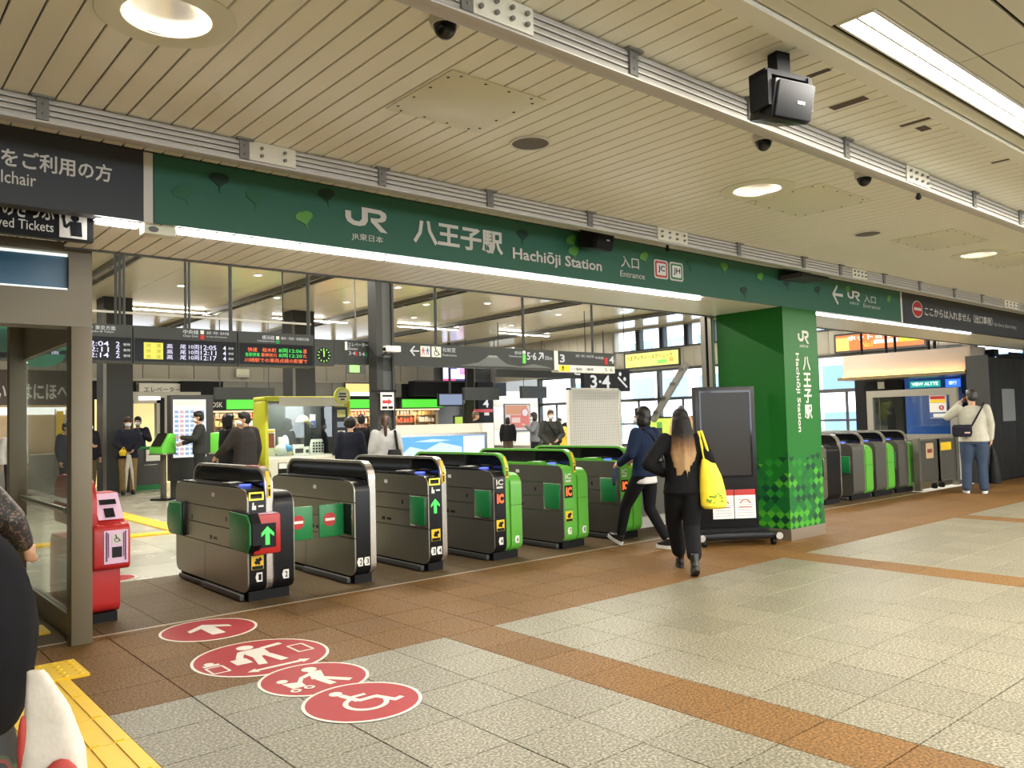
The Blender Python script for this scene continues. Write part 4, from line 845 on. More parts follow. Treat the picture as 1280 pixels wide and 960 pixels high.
for x0, c in ((8.10, 0), (8.34, 1)):
    p = build('pictogram_plate', B(x0, x0+.205, S-.006, S-.001, 2.64, 2.83), OFFW, r)
    if c: build('pictogram', MB().flat(sc2(wheelchair(.17), 1, x0+.105, 2.735), (0, S-.008, 0), XU, ZU), BLACKM, p)
    else: build('pictogram', MB().flat(sc2(walker(.13), 1, x0+.055, 2.735), (0, S-.008, 0), XU, ZU), mat('pict_red', (.5, .05, .05), .5), p); build('pictogram', MB().flat(sc2(walker(.13), 1, x0+.15, 2.735), (0, S-.008, 0), XU, ZU), mat('pict_blue', (.04, .08, .4), .5), p)
tx('化粧室', r, LT, 8.58, 8.87, 2.74, 2.82); tx('Restrooms', r, LT, 8.58, 8.89, 2.665, 2.705)
mt = mat('hill_print', (.10, .105, .10), .5); build('hill_print', MB().flat([[(8.95, 2.50), (9.4, 2.57), (9.62, 2.68), (9.88, 2.68), (10.1, 2.56), (10.5, 2.51)], [(10.3, 2.50), (10.8, 2.575), (11.1, 2.54), (11.3, 2.50)]], (0, S-.003, 0), XU, ZU), mt, r)
build('hill_cap', MB().flat([[(9.60, 2.675), (9.66, 2.715), (9.84, 2.715), (9.90, 2.675)]], (0, S-.004, 0), XU, ZU), mat('hill_cap', (.22, .22, .21), .5), r)
tx('横浜線', r, LT, 10.30, 10.48, 2.755, 2.82); tx('Yokohama Line', r, LT, 10.15, 10.48, 2.70, 2.735); build('line_block', B(10.51, 10.59, S-.006, S-.001, 2.585, 2.76), mat('line_green', (.10, .48, .06), .5), r); build('line_mark', B(10.515, 10.585, S-.006, S-.001, 2.775, 2.83), OFFW, r)
tx('5·6', r, LT, 10.62, 10.87, 2.655, 2.81, bold=.02); build('arrow', MB().flat([bar2((10.93, 2.665), (11.05, 2.79), .03), bar2((10.95, 2.80), (11.065, 2.80), .03), bar2((11.055, 2.69), (11.055, 2.805), .03)], (0, S-.004, 0), XU, ZU), LT, r); tx('30m', r, LT, 11.10, 11.30, 2.67, 2.75)
build('white_end', B(11.365, 11.47, S-.004, S+.2, 2.475, 2.865), OFFW, r)
g3 = osign('platform_sign', 'charcoal sign for platforms 3 and 4 with white lower strip', 11.475, 13.17, 2.585, 2.87); build('white_strip', B(11.475, 13.17, S-.004, S+.2, 2.44, 2.583), OFFW, g3); build('yellow_strip', B(11.49, 11.80, S-.007, S-.004, 2.45, 2.575), YELL, g3)
tx('3', g3, LT, 11.52, 11.66, 2.63, 2.80, bold=.025); tx('4', g3, LT, 13.0, 13.15, 2.65, 2.81, bold=.02); tx('高尾・甲府・松本方面', g3, LT, 11.98, 12.52, 2.755, 2.81); tx('中央線', g3, LT, 12.56, 12.82, 2.73, 2.79); build('line_block', B(12.86, 12.95, S-.006, S-.001, 2.62, 2.77), RED, g3)
tx('1·1番線　2番線', g3, DGREY, 11.87, 12.5, 2.475, 2.54, S-.007); tx('5·6', g3, DGREY, 12.85, 13.1, 2.475, 2.55, S-.007); build('walker_mark', MB().flat(sc2(walker(.11), 1, 11.6, 2.515), (0, S-.009, 0), XU, ZU), BLACKM, g3)
for k, (x, m) in enumerate(((3.10, 3), (4.72, 1), (6.0, 1), (8.51, 1), (10.63, 1), (2.4, 1), (12.6, 1), (4.05, 2))):
    t = thing('hanger_pole', 'dark hanging rod that carries the overhead signs', 'hanger pole', (x, S+.1, 2.9), group='rods of the overhead signs')
    for i in range(m): build('rod', MB().tube((x+.055*i, S+.1, 2.87), (x+.055*i, S+.1, IC), .028 if m == 1 else .018), PIL, t)
t = thing('hanger_rail', 'thin pale rail above the departure boards', 'rail', (4.4, 12.6, 3.2)); build('rail', B(1.5, 6.3, 12.6, 12.63, 3.16, 3.19), OFFW, t); build('rods', MB().tube((2, 12.615, 3.19), (2, 12.615, IC), .012).tube((5.8, 12.615, 3.19), (5.8, 12.615, IC), .012), PIL, t)

# second row of smaller signs, further in
def hang_sign(label, x0, x1, y, z0, z1, txt=None, m=SIGNO, rods=True):
    t = thing('hanging_sign', label, 'sign', ((x0+x1)/2, y, z0)); build('casing', B(x0, x1, y, y+.15, z0, z1), m, t)
    for x in (x0+.15, x1-.15): build('rod', MB().tube((x, y+.07, z1), (x, y+.07, IC), .013), PIL, t)
    if txt: textY(txt, t, LT, x0+(x1-x0)*.42, x1-.25, z0+.12, z1-.12, y-.004)
    return t
hang_sign('second platform 5 and 6 sign, half covered by the front signs', 16.4, 21.6, 20.0, 2.88, 3.5, '↑ 5·6')
hang_sign('small dark departure screen right of the platform 4 post', 18.5, 20.2, 24.5, 2.30, 2.78)
hang_sign('small dark departure screen left of the station window', 20.6, 21.9, 23.6, 2.33, 2.80)
t = hang_sign('black platform 3 and 4 stair sign over the white grid board', 16.9, 18.9, 16.6, 2.28, 2.95, None, BLACKM); textY('3·4', t, LT, 17.15, 18.0, 2.36, 2.75, 16.595, bold=.02); build('stair_mark', MB().flat([bar2((18.35, 2.70), (18.75, 2.40), .06), circ(18.45, 2.80, .06, 12), circ(18.65, 2.65, .06, 12)], (0, 16.594, 0), XU, ZU), LT, t)
hang_sign('grey hanging sign box with a cable tray left of the shops', 8.45, 10.2, 22.8, 2.28, 2.62)
t = thing('exit_sign', 'small lit green exit sign behind the elevator sign', 'sign', (8.3, 14.5, 2.5)); build('sign_case', B(8.05, 8.45, 14.5, 14.6, 2.50, 2.68), DGREY, t); build('rod', MB().tube((8.25, 14.55, 2.68), (8.25, 14.55, IC), .012), DGREY, t); build('lit_face', B(8.07, 8.30, 14.494, 14.5, 2.515, 2.665), glow('exit_green', (.35, .8, .2), 1.0), t)
t = thing('wall_sign', 'white elevator wall sign by the dark pillar', 'sign', (8.6, 28.9, 2.6)); build('sign_face', B(8.15, 9.55, 28.95, 29.0, 2.55, 3.05), OFFW, t); textY('エレベーター', t, BLACKM, 8.3, 9.5, 2.75, 2.93, 28.945); textY('Elevator', t, BLACKM, 8.4, 9.1, 2.62, 2.70, 28.945)

# ------------------------------------------------------------------ shops along the far wall
SHOPG = glow('fascia_green', (.12, .90, .05), .6)
def fascia(x0, x1, label):
    t = thing('shop_fascia', label, 'shop sign', ((x0+x1)/2, 28.55, 2.12), group='lit green shop fascias'); n = max(1, round((x1-x0)/1.9)); w = (x1-x0)/n
    for k in range(n): build('lit_panel', B(x0+w*k+.015, x0+w*(k+1)-.015, 28.5, 28.56, 2.13, 2.47), SHOPG, t)
    build('fascia_box', B(x0-.02, x1+.02, 28.565, 28.74, 2.08, 2.50), DGREY, t)
fascia(10.95, 13.35, 'lit green shop fascia left of the yellow vending kiosk'); fascia(15.3, 17.2, 'lit green shop fascia between kiosk and nearest pillar'); fascia(18.3, 20.35, 'lit green shop fascia right of the nearest pillar'); fascia(9.85, 10.05, 'narrow end piece of the lit green shop fascia')
t = thing('shop_sign', 'small black shop sign with pale numerals in the green fascia', 'shop sign', (10.5, 28.5, 2.1)); build('sign_face', B(10.08, 10.92, 28.48, 28.56, 2.10, 2.50), BLACK, t); textY('KIOSK', t, LETTER, 10.22, 10.8, 2.2, 2.38, 28.475)
t = thing('shop_sign', 'small black shop sign with a pink mark beside the kiosk medallion', 'shop sign', (15.2, 28.5, 2.1)); build('sign_face', B(15.0, 15.28, 28.48, 28.56, 2.10, 2.50), BLACK, t); build('pink_mark', MB().flat([bar2((15.05, 2.3), (15.2, 2.4), .03), bar2((15.05, 2.3), (15.2, 2.2), .03)], (0, 28.475, 0), XU, ZU), glow('pink', (.9, .1, .4), .7), t)
WARML = glow('shop_shelf_light', (1, .72, .38), 1.1)
back = mat('shop_back', (.50, .38, .24), .6)
structure('wall_shop', B(9.9, 20.4, 28.95, 29.1, 0, 2.08), back); t = thing('shop_light', 'warm light row over the far shop shelves', 'light', (15, 28.75, 2.02)); build('light_row', B(10.0, 20.3, 28.7, 28.74, 2.025, 2.078), WARML, t); build('light_case', B(10.0, 20.3, 28.741, 28.80, 2.02, 2.078), DGREY, t)
t = thing('shop_counter', 'long brown counter under the green shop fascias', 'counter', (15, 28.4, 0)); build('counter_body', B(10.0, 20.3, 28.3, 28.6, 0, .82), mat('shop_counter', (.22, .15, .10), .5), t); build('counter_top', B(9.95, 20.35, 28.28, 28.62, .82, .85), PANELG, t)
area('shop_lamp', (15, 28.65, 2.015), 9, .1, 70, (1, .78, .5))
random.seed(3)
for k in range(9):
    x = 10.6+1.08*k
    s = thing('shop_shelf', 'wooden shelf of goods in the warm lit shop', 'shelf', (x+.45, 28.8, .86), group='goods shelves in the far shops')
    build('rack', (lambda m: [m.box(x, x+.9, 28.75, 28.94, z, z+.03) for z in (.9, 1.2, 1.5, 1.8)] and m.box(x, x+.03, 28.75, 28.94, .86, 1.83).box(x+.87, x+.9, 28.75, 28.94, .86, 1.83))(MB()), mat('shelf_wood', (.28, .17, .09), .5), s)
    for q in range(4):
        c = random.choice([(.5, .1, .06), (.7, .5, .2), (.75, .7, .6), (.12, .10, .08), (.6, .35, .12)])
        mm = mat('goods_%d%d%d' % tuple(int(v*100) for v in c), c, .5)
        build('goods', (lambda m: [m.box(x+.05+.16*i, x+.05+.16*i+random.uniform(.08, .14), 28.78, 28.9, .93+.3*q, .93+.3*q+random.uniform(.12, .24)) for i in range(5)] and m)(MB()), mm, s)
# adverts and screens on the far wall
def ad(name, label, x0, x1, z0, z1, y, col, e=.9, deco=()):
    t = thing(name, label, 'advert', ((x0+x1)/2, y, z0)); build('frame', B(x0-.05, x1+.05, y, y+.08, z0-.05, z1+.05), DGREY, t); p = build('lit_panel', B(x0, x1, y-.008, y, z0, z1), glow(name+str(len(MATS)), col, e), t)
    for k, (a, b, c, d, cc, ee) in enumerate(deco): build('print', B(x0+(x1-x0)*a, x0+(x1-x0)*b, y-.012-.001*k, y-.0085, z0+(z1-z0)*c, z0+(z1-z0)*d), glow('ad%d_%d%d%d' % (len(MATS), cc[0]*9, cc[1]*9, cc[2]*9), cc, ee), t)
    return t
a1 = ad('advert_screen', 'bright white and pink advert screen high on the far wall', 20.75, 22.55, 3.30, 4.25, 29.0, (.72, .74, .95), 1.2, ((.0, .36, .0, .10, (.85, .1, .3), .9), (.36, 1, .0, .10, (.08, .08, .2), .8), (.15, .42, .55, .8, (.08, .08, .7), .8), (.5, .92, .30, .6, (.85, .3, .55), 1.0)))
ad('advert_poster', 'white poster sheet of flyers behind the yellow kiosk roof', 15.75, 18.0, 2.62, 3.10, 28.6, (.9, .92, 1), 1.3, ((.0, .5, .3, 1, (.95, .6, .2), .9),))
ad('advert_poster', 'pale lit poster wall left of the kiosk roof', 13.35, 14.4, 2.56, 3.10, 28.6, (.85, .9, 1), 1.3, ((.4, .7, .0, 1, (.3, .35, .5), .5),))
a2 = ad('wall_poster', 'orange and white food poster on the cream wall', 24.2, 25.7, 1.02, 2.22, 28.95, (.85, .75, .68), .45, ((.02, .9, .62, .98, (.7, .25, .06), .5), (.2, .98, .1, .6, (.75, .12, .06), .5), (.25, .6, .3, .5, (.9, .6, .5), .5)))
build('round_print', MB().flat([circ(25.4, 1.85, .24, 20)], (0, 28.93, 0), XU, ZU), glow('poster_red', (.75, .1, .06), .5), a2); build('round_centre', MB().flat([circ(25.4, 1.85, .17, 20)], (0, 28.925, 0), XU, ZU), glow('poster_white', (.9, .8, .75), .5), a2)
ad('wall_poster', 'white portrait poster beside the platform 4 post', 21.9, 22.7, .95, 2.25, 28.9, (.75, .75, .75), .5, ((.3, .7, .1, .8, (.35, .33, .33), .4),)); ad('wall_poster', 'yellow poster beside the portrait poster', 22.75, 23.3, .95, 2.2, 28.9, (.8, .72, .12), .5)
ad('wall_poster', 'small green and yellow poster in the shop doorway', 20.75, 21.15, .9, 1.7, 28.2, (.55, .75, .1), .6)
t = thing('wall_screen', 'dark hanging television below the lintel', 'screen', (19, 26, 2.1)); build('case', B(18.35, 19.55, 26, 26.1, 2.10, 2.62), BLACK, t); build('picture', B(18.4, 19.5, 25.99, 26, 2.16, 2.58), glow('tv_picture', (.25, .32, .48), .6), t); build('mount', B(18.9, 19.0, 26.03, 26.07, 2.62, IC), PIL, t)
t = thing('dark_lintel', 'broad dark lintel above the far shop doorway', 'lintel', (21, 28, 2.6)); build('lintel_box', B(18.6, 23.5, 28.0, 28.5, 2.60, 3.22), BLACKM, t); build('lintel_edge', B(18.6, 23.5, 27.98, 28.0, 3.18, 3.24), DGREY, t)
t = thing('platform_post', 'dark platform post with a big white number 4', 'sign post', (20.9, 26.3, 0)); build('post_panel', B(20.55, 21.35, 26.3, 26.5, 0, 3.1), BLACKM, t); textY('4', t, LT, 20.8, 21.1, 2.05, 2.38, 26.295, bold=.02); build('red_band', B(20.3, 21.3, 26.28, 26.3, 1.85, 1.98), RED, t); build('white_mark', B(20.85, 21.1, 26.285, 26.3, 1.72, 1.84), OFFW, t)
t = thing('trolley_box', 'small beige box fixed to the far wall panels', 'wall box', (11.9, 29, 3.3)); build('case', B(11.5, 12.0, 28.98, 29.09, 3.3, 3.62), OFFW, t, bevel=.02); build('box_lid', B(11.52, 11.98, 28.97, 28.98, 3.4, 3.6), PLATE, t)
t = thing('shop_sign', 'dark shop sign with white brush lettering seen through the glass screen', 'shop sign', (3.5, 22, 2.3)); build('sign_face', B(1.9, 4.9, 22, 22.1, 2.12, 2.95), mat('sign_brown', (.065, .04, .03), .5), t); textY('いろはにほへと', t, LETTER, 3.05, 4.8, 2.25, 2.62, 21.99, bold=.02)
t = thing('shop_counter', 'lit white shop front with counter behind the glass screen', 'shop', (3.5, 21.5, 0)); build('white_band', B(3.0, 4.4, 21.5, 21.6, 1.88, 2.05), glow('white_band', (1, .97, .9), 1.1), t); build('shop_wall', B(1.6, 4.9, 22.2, 22.3, 0, 2.12), back, t); build('counter', B(2.6, 4.4, 21.6, 22.1, 0, .95), mat('counter_grey', (.30, .29, .27), .4), t)
build('light_row', B(1.7, 4.8, 22.0, 22.1, 2.0, 2.06), WARML, t)
t = thing('sale_banner', 'narrow yellow vertical banner behind the glass screen', 'banner', (4.2, 21.2, .9)); build('cloth', B(4.15, 4.3, 21.2, 21.22, 1.0, 1.95), YELL, t); build('pole', MB().tube((4.13, 21.21, 0), (4.13, 21.21, 2.0), .012), STEEL, t)
for k, (x, y, z, r, m) in enumerate(((1.62, 9.2, 2.70, .28, SIGNG), (1.60, 10.2, 2.62, .36, SIGNG), (1.35, 9.6, 2.52, .30, SIGNG), (1.25, 8.8, 2.36, .24, SIGNG), (2.05, 10.5, 2.58, .30, SIGNG), (1.95, 10.8, 2.38, .26, SIGNG))):
    t = thing('hanging_disc', ('dark green half-round hanging panel with railway logo, highest one', 'dark green half-round hanging panel below the highest one', 'dark green half-round hanging panel at the picture edge', 'lowest dark green half-round hanging panel by the picture edge', 'dark green half-round hanging panel over the departure board', 'lower dark green half-round hanging panel near the rear post')[k], 'hanging panel', (x, y, z), group='green half-round panels behind the glass')
    pts = [(x+r*math.cos(PI+PI*i/16), z+r*.62*math.sin(PI+PI*i/16)) for i in range(17)]
    build('panel', MB().prism(pts, 'y', y, y+.012), m, t); build('hang_line', MB().tube((x-.1, y+.006, z), (x-.1, y+.006, IC), .004, n=6).tube((x+.1, y+.006, z), (x+.1, y+.006, IC), .004, n=6), DGREY, t)
    if k in (0, 1): build('logo', MB().flat(sc2(JR(.09, .06), 1, x-.04, z-.11), (0, y-.001, 0), XU, ZU), LETTER, t)

# ------------------------------------------------------------------ kiosk, fare map, booth, machines
KY = mat('kiosk_yellow', (.55, .56, .03), .3)
t = thing('vending_kiosk', 'yellow framed glass vending kiosk of souvenirs', 'vending kiosk', (6.43, 13.3, 0))
build('base', B(5.66, 7.22, 13.0, 13.5, 0, .93), mat('kiosk_white', (.66, .64, .52), .4), t, bevel=.02)
build('frame', MB().box(5.63, 5.70, 12.98, 13.5, .0, 1.90).box(7.17, 7.24, 12.98, 13.5, .0, 1.90).box(5.63, 7.24, 12.98, 13.5, 1.90, 1.97), KY, t, bevel=.03)
build('head_panel', B(5.88, 7.10, 12.965, 12.98, 1.80, 1.955), mat('kiosk_cream', (.70, .66, .54), .4), t)
build('back_panel', B(5.7, 7.17, 13.45, 13.49, .93, 1.90), mat('kiosk_back', (.09, .095, .10), .4), t); build('shelf', B(5.7, 6.88, 13.02, 13.45, .93, .96), WHITE, t)
build('pane', B(5.705, 6.875, 13.0, 13.008, .96, 1.80), GLASS, t)
pn = build('control_panel', B(6.89, 7.17, 12.99, 13.45, .93, 1.78), BLACK, t); build('payment_screen', B(6.97, 7.13, 12.984, 12.99, 1.42, 1.52), glow('pay_screen', (.25, .3, .35), .5), pn); build('label', B(6.97, 7.13, 12.984, 12.99, 1.60, 1.73), mat('label_gold', (.5, .48, .15), .4), pn); build('card_slot', B(6.98, 7.12, 12.984, 12.99, 1.33, 1.36), OFFW, pn); build('coin_slot', B(7.02, 7.08, 12.984, 12.99, 1.12, 1.20), OFFW, pn)
build('base_window', B(5.86, 6.02, 12.99, 13.0, .55, .85), BLACK, t); build('base_label', B(5.87, 6.01, 12.986, 12.99, .75, .84), WHITE, t)
md = build('medallion', MB().tube((7.06, 12.95, 1.98), (7.06, 12.975, 1.98), .155, n=28), KY, t); build('medallion_print', MB().flat([circ(7.06, 1.98, .10, 20)], (0, 12.948, 0), XU, ZU), mat('med_pale', (.75, .74, .45), .4), md); build('print', MB().flat([rect(6.99, 7.13, 2.0, 2.03), rect(6.98, 7.14, 1.95, 1.98), rect(7.02, 7.10, 1.90, 1.93)], (0, 12.945, 0), XU, ZU), DGREY, md)
area('kiosk_lamp', (6.3, 13.2, 1.88), .8, .2, 6, (1, .98, .95))
def goods(name, label, cat, mb, m, extra=(), loc=(6.2, 13.4, .96)):
    t = thing(name, label, cat, loc); build('body', mb, m, t, bevel=.006)
    for n, q, mm in extra: build(n, q, mm, t)
CAPM = mat('cap_cream', (.62, .58, .36), .7); PL = mat('plush_white', (.75, .78, .82), .8); PB = mat('plush_blue', (.12, .35, .68), .8)
goods('souvenir_cap', 'cream baseball cap on a dark stand in the kiosk', 'cap', MB().ell((6.46, 13.3, 1.53), (.12, .13, .12), 16, 6, 0, 1), CAPM, (('brim', MB().prism([(6.50, 1.55), (6.64, 1.49), (6.63, 1.47), (6.5, 1.525)], 'y', 13.22, 13.38), CAPM), ('stand', MB().tube((6.46, 13.3, .96), (6.46, 13.3, 1.52), .045), DGREY)))
goods('plush_toy', 'round white and blue plush toy at the kiosk front', 'toy', MB().ell((5.98, 13.12, 1.06), (.13, .1, .10)), PL, (('blue_side', MB().ell((6.07, 13.1, 1.08), (.09, .09, .075)), PB),))
goods('plush_toy', 'tall white plush toy behind the round one', 'toy', MB().ell((6.13, 13.3, 1.17), (.065, .06, .14)), PL, (('feet', MB().ell((6.13, 13.28, 1.0), (.06, .06, .04)), PL),))
goods('gift_box', 'tall red and white gift box at the kiosk left', 'box', B(5.80, 5.95, 13.3, 13.42, .96, 1.42), WHITE, (('red_print', B(5.83, 5.93, 13.29, 13.298, 1.1, 1.35), mat('box_red', (.25, .05, .04), .5)), ('print', B(5.82, 5.94, 13.292, 13.299, 1.37, 1.40), YELL)))
for x, w, h, l in ((6.26, .20, .18, 'wide white gift pack with black print in the kiosk'), (6.46, .10, .14, 'small white gift pack beside the wide one'), (6.00, .10, .32, 'small white card behind the tall plush toy')): goods('gift_pack', l, 'box', B(x, x+w, 13.25, 13.32, .96, .96+h), WHITE, (('print', B(x+.03, x+w-.02, 13.243, 13.249, .99, .96+h*.6), DGREY),))
goods('patterned_bag', 'white bag with black dots in the kiosk', 'bag', MB().loft([(6.70, 13.25, .96, .13, .05), (6.70, 13.25, 1.1, .14, .05), (6.70, 13.25, 1.22, .11, .03)]), WHITE, (('dots', (lambda m: [m.box(6.60+.055*i, 6.63+.055*i, 13.19, 13.2, .99+.05*j, 1.02+.05*j) for i in range(4) for j in range(4)] and m)(MB()), BLACK), ('handle', MB().path([(6.62, 13.25, 1.2), (6.65, 13.25, 1.33), (6.75, 13.25, 1.33), (6.78, 13.25, 1.2)], .008), DGREY)))
goods('price_cards', 'blue and white card hung inside the kiosk window', 'card', B(6.60, 6.71, 13.3, 13.31, 1.43, 1.66), WHITE, (('blue_print', B(6.61, 6.70, 13.29, 13.298, 1.44, 1.55), mat('card_blue', (.15, .2, .55), .5)),))
for k, x in enumerate((6.05, 6.22, 6.38, 6.60, 6.74)): goods('price_card', 'small cream price card along the kiosk shelf front', 'card', B(x, x+.11, 13.03, 13.04, .962, 1.03), CAPM, (('price_print', B(x+.08, x+.10, 13.025, 13.03, .97, .99), BLACK),)) if k == 0 else None
# fare map
t = thing('fare_map_board', 'tall backlit fare map board behind the man in the dark suit', 'notice board', (6.1, 18, 0)); build('cabinet', B(5.70, 6.62, 18.0, 18.25, .35, 2.20), PIL, t, bevel=.01); fm = build('lit_map', B(5.75, 6.45, 17.99, 18.0, .85, 2.10), glow('map_white', (.80, .80, .82), .75), t)
build('blue_cells', (lambda m: [m.box(5.78+.11*i, 5.86+.11*i, 17.985, 17.99, .9+.10*j, .96+.10*j) for i in (0, 2, 3, 5) for j in range(10)] and m)(MB()), glow('map_blue', (.35, .52, .75), .6), fm); build('pink_cells', (lambda m: [m.box(5.78+.11*i, 5.86+.11*i, 17.985, 17.99, .9+.10*j, .96+.10*j) for i in (1, 4) for j in range(10)] and m)(MB()), glow('map_pink', (.85, .5, .5), .6), fm); build('title_band', B(5.76, 6.44, 17.985, 17.99, 1.96, 2.09), glow('map_title', (.95, .75, .62), .75), fm); build('legs', MB().box(5.75, 5.85, 18.05, 18.2, 0, .35).box(6.45, 6.55, 18.05, 18.2, 0, .35), PIL, t)
# staffed booth
t = thing('ticket_booth', 'staffed ticket booth with lit window and dark counter', 'booth', (5.9, 21.3, 0))
build('counter', B(5.72, 6.42, 21.0, 21.6, .12, 1.0), mat('counter_dark', (.07, .07, .068), .4), t); build('green_edge', B(5.70, 6.44, 20.97, 21.6, 1.0, 1.05), GREENP, t); build('green_plinth', B(5.70, 6.44, 20.98, 21.6, 0, .12), GREENP, t)
build('window_frame', MB().box(5.70, 5.78, 21.0, 21.2, 1.05, 2.2).box(6.32, 6.62, 21.0, 21.2, 1.05, 2.3).box(5.70, 6.4, 21.0, 21.2, 2.12, 2.3), PANELG, t); build('dark_jamb', B(6.40, 6.50, 20.98, 21.0, 0, 2.25), BLACKM, t); build('back_wall', B(5.5, 7.5, 23.4, 23.5, 0, 2.3), mat('booth_back', (.62, .50, .26), .5, emit=.35, ecol=(1, .8, .35)), t); build('booth_roof', B(5.6, 7.4, 21.0, 23.4, 2.3, 2.4), PANELG, t); build('lamp', B(5.9, 6.4, 20.98, 21.0, 2.20, 2.28), glow('booth_lamp', (1, .97, .9), 2), t)
build('striped_notice', B(6.05, 6.38, 20.95, 20.968, .70, .98), WHITE, t); build('handle', B(6.0, 6.3, 20.95, 20.99, .6, .62), STEELB, t)
# card machines
def kiosk_machine(x, y, label, rz=0):
    t = thing('ticket_machine', label, 'ticket machine', (x, y, 0), rz, 'lime green top-up machines')
    b_ = lambda n, mb, m, p=t: build(n, mb, m, p, local=True, bevel=.008)
    b_('foot', B(-.20, .20, -.15, .2, 0, .04), BLACK); b_('column', B(-.05, .05, -.03, .05, .04, .94), STEELD); b_('tray', B(-.20, .20, -.2, .2, .94, .965), STEEL)
    h = b_('head', MB().prism([(-.20, .965), (.19, .965), (.19, 1.36), (.02, 1.38), (-.20, 1.08)], 'x', -.17, .17), mat('machine_lime', (.13, .55, .06), .3))
    b_('screen', MB().add([(-.13, -.185, 1.11), (.13, -.185, 1.11), (.13, .01, 1.375), (-.13, .01, 1.375)], [(0, 1, 2, 3)]).xf(Matrix.Translation((0, -.012, .008))), BLACKG, h); b_('label', B(-.172, -.170, .02, .14, 1.06, 1.12), WHITE, h)
kiosk_machine(5.40, 17.55, 'lime green top-up machine on a stand by the man in the dark suit', math.radians(-60)); kiosk_machine(6.25, 16.6, 'lime green top-up machine behind the first ticket gate', math.radians(150))
# low advert screen and white counters in the paid area
t = thing('low_advert_screen', 'low wide advert screen with blue seaside picture', 'advert', (10.6, 15, 0)); build('case', B(9.35, 11.95, 15, 15.3, 0, 1.22), STEELD, t); build('frame', MB().box(9.35, 11.95, 14.98, 15, 1.16, 1.22).box(9.35, 9.42, 14.98, 15, .3, 1.16).box(11.88, 11.95, 14.98, 15, .3, 1.16), STEELB, t)
pc = build('lit_picture', B(9.42, 11.88, 14.985, 14.995, .35, 1.16), glow('sea_blue', (.10, .38, .85), .85), t)
build('white_side', B(11.25, 11.86, 14.98, 14.985, .4, 1.14), glow('ad_white', (.75, .75, .78), .8), pc); build('coast', MB().flat([[(9.45, .7), (9.8, .95), (10.2, .86), (10.6, 1.02), (11.2, .9), (11.2, .75), (10.3, .7)], [(9.9, 1.05), (10.4, 1.10), (10.9, 1.06), (10.4, 1.03)]], (0, 14.983, 0), XU, ZU), glow('ad_pale', (.6, .78, .9), .8), pc)
t = thing('white_counter', 'long white counter with sloped front behind the advert screen', 'counter', (12.9, 18.3, 0)); build('body', B(10.8, 14.5, 18.2, 18.9, 0, 1.30), OFFW, t); build('sloped_front', MB().prism([(18.0, 1.08), (18.2, 1.08), (18.2, 1.42)], 'x', 10.8, 14.2), mat('counter_white', (.62, .59, .52), .3), t); build('end_piece', B(14.2, 14.6, 18.0, 18.9, 0, 1.42), WHITE, t); build('dark_lip', B(10.8, 14.2, 17.97, 18.2, 1.03, 1.08), PIL, t)
# white grid board
t = thing('grid_board', 'white perforated board on frame behind the fifth gate', 'board', (10.2, 9.8, 0)); build('panel', B(9.62, 10.84, 9.80, 9.83, .55, 1.96), WHITE, t); build('frame', MB().box(9.58, 9.63, 9.78, 9.85, 0, 1.99).box(10.82, 10.87, 9.78, 9.85, 0, 1.99).box(9.58, 10.87, 9.78, 9.85, 1.955, 1.99), OFFW, t)
build('grid_lines', (lambda m: [m.box(9.64, 10.82, 9.798, 9.80, .6+.05*k, .604+.05*k) for k in range(27)] and [m.box(9.64+.05*k, 9.644+.05*k, 9.798, 9.80, .58, 1.95) for k in range(24)] and m)(MB()), mat('grid_grey', (.42, .41, .38), .5), t)
# adverts along the window sill and on the spandrel
def adX(name, label, y0, y1, z0, z1, col, e, deco, x=XW-.09):
    t = thing(name, label, 'advert', (x, (y0+y1)/2, z0)); build('frame', B(x, x+.05, y0-.06, y1+.06, z0-.06, z1+.06), DGREY, t); build('lit_panel', B(x-.012, x, y0, y1, z0, z1), glow('adx%d' % len(MATS), col, e), t)
    for k, (a, b, c, d, cc, ee) in enumerate(deco): build('print', B(x-.016-.001*k, x-.0125, y1-(y1-y0)*b, y1-(y1-y0)*a, z0+(z1-z0)*c, z0+(z1-z0)*d), glow('adp%d' % len(MATS), cc, ee), t)
    return t
ay = adX('lit_advert', 'yellow lit clinic advert above the tall windows', 17.08, 19.42, 3.25, 3.72, (.90, .80, .16), 1.0, ((.62, .80, .12, .40, (.25, .75, .1), .9), (.84, .92, .2, .5, (.9, .4, .05), .9)))
textX('八王子レディースクリニック', ay, mat('ad_ink', (.10, .08, .02), .6), 19.35, 17.3, 3.49, 3.65, XW-.115, bold=.025)
ao = adX('lit_advert', 'orange lit yoga advert above the windows behind the green column', 9.1, 11.5, 3.19, 3.62, (.92, .16, .03), 1.15, ((.74, 1, .3, .95, (.95, .9, .02), 1.1), (.0, .16, .0, .85, (.95, .62, .15), .9), (.45, .73, .3, .55, (.98, .85, .65), 1.0)))
textX('ホットヨガ', ao, glow('ad_text', (1, .95, .85), 1.1), 11.15, 9.9, 3.45, 3.60, XW-.112, bold=.03); textX('No1', ao, MATS['led_yellow'], 10.75, 10.45, 3.25, 3.40, XW-.112, bold=.02)
adX('sill_advert', 'lime green poster under the window with a black emblem', 17.25, 18.4, .62, 1.42, (.62, .78, .10), .8, ((.15, .5, .25, .6, (.05, .06, .04), .4), (.3, .5, .6, .85, (.2, .5, .1), .6)), XW-.12)
adX('sill_advert', 'red topped pale green poster under the window', 16.3, 17.1, .62, 1.42, (.60, .78, .38), .8, ((0, 1, .72, 1, (.75, .05, .04), .8), (.1, .9, .08, .2, (.1, .1, .08), .4)), XW-.12)
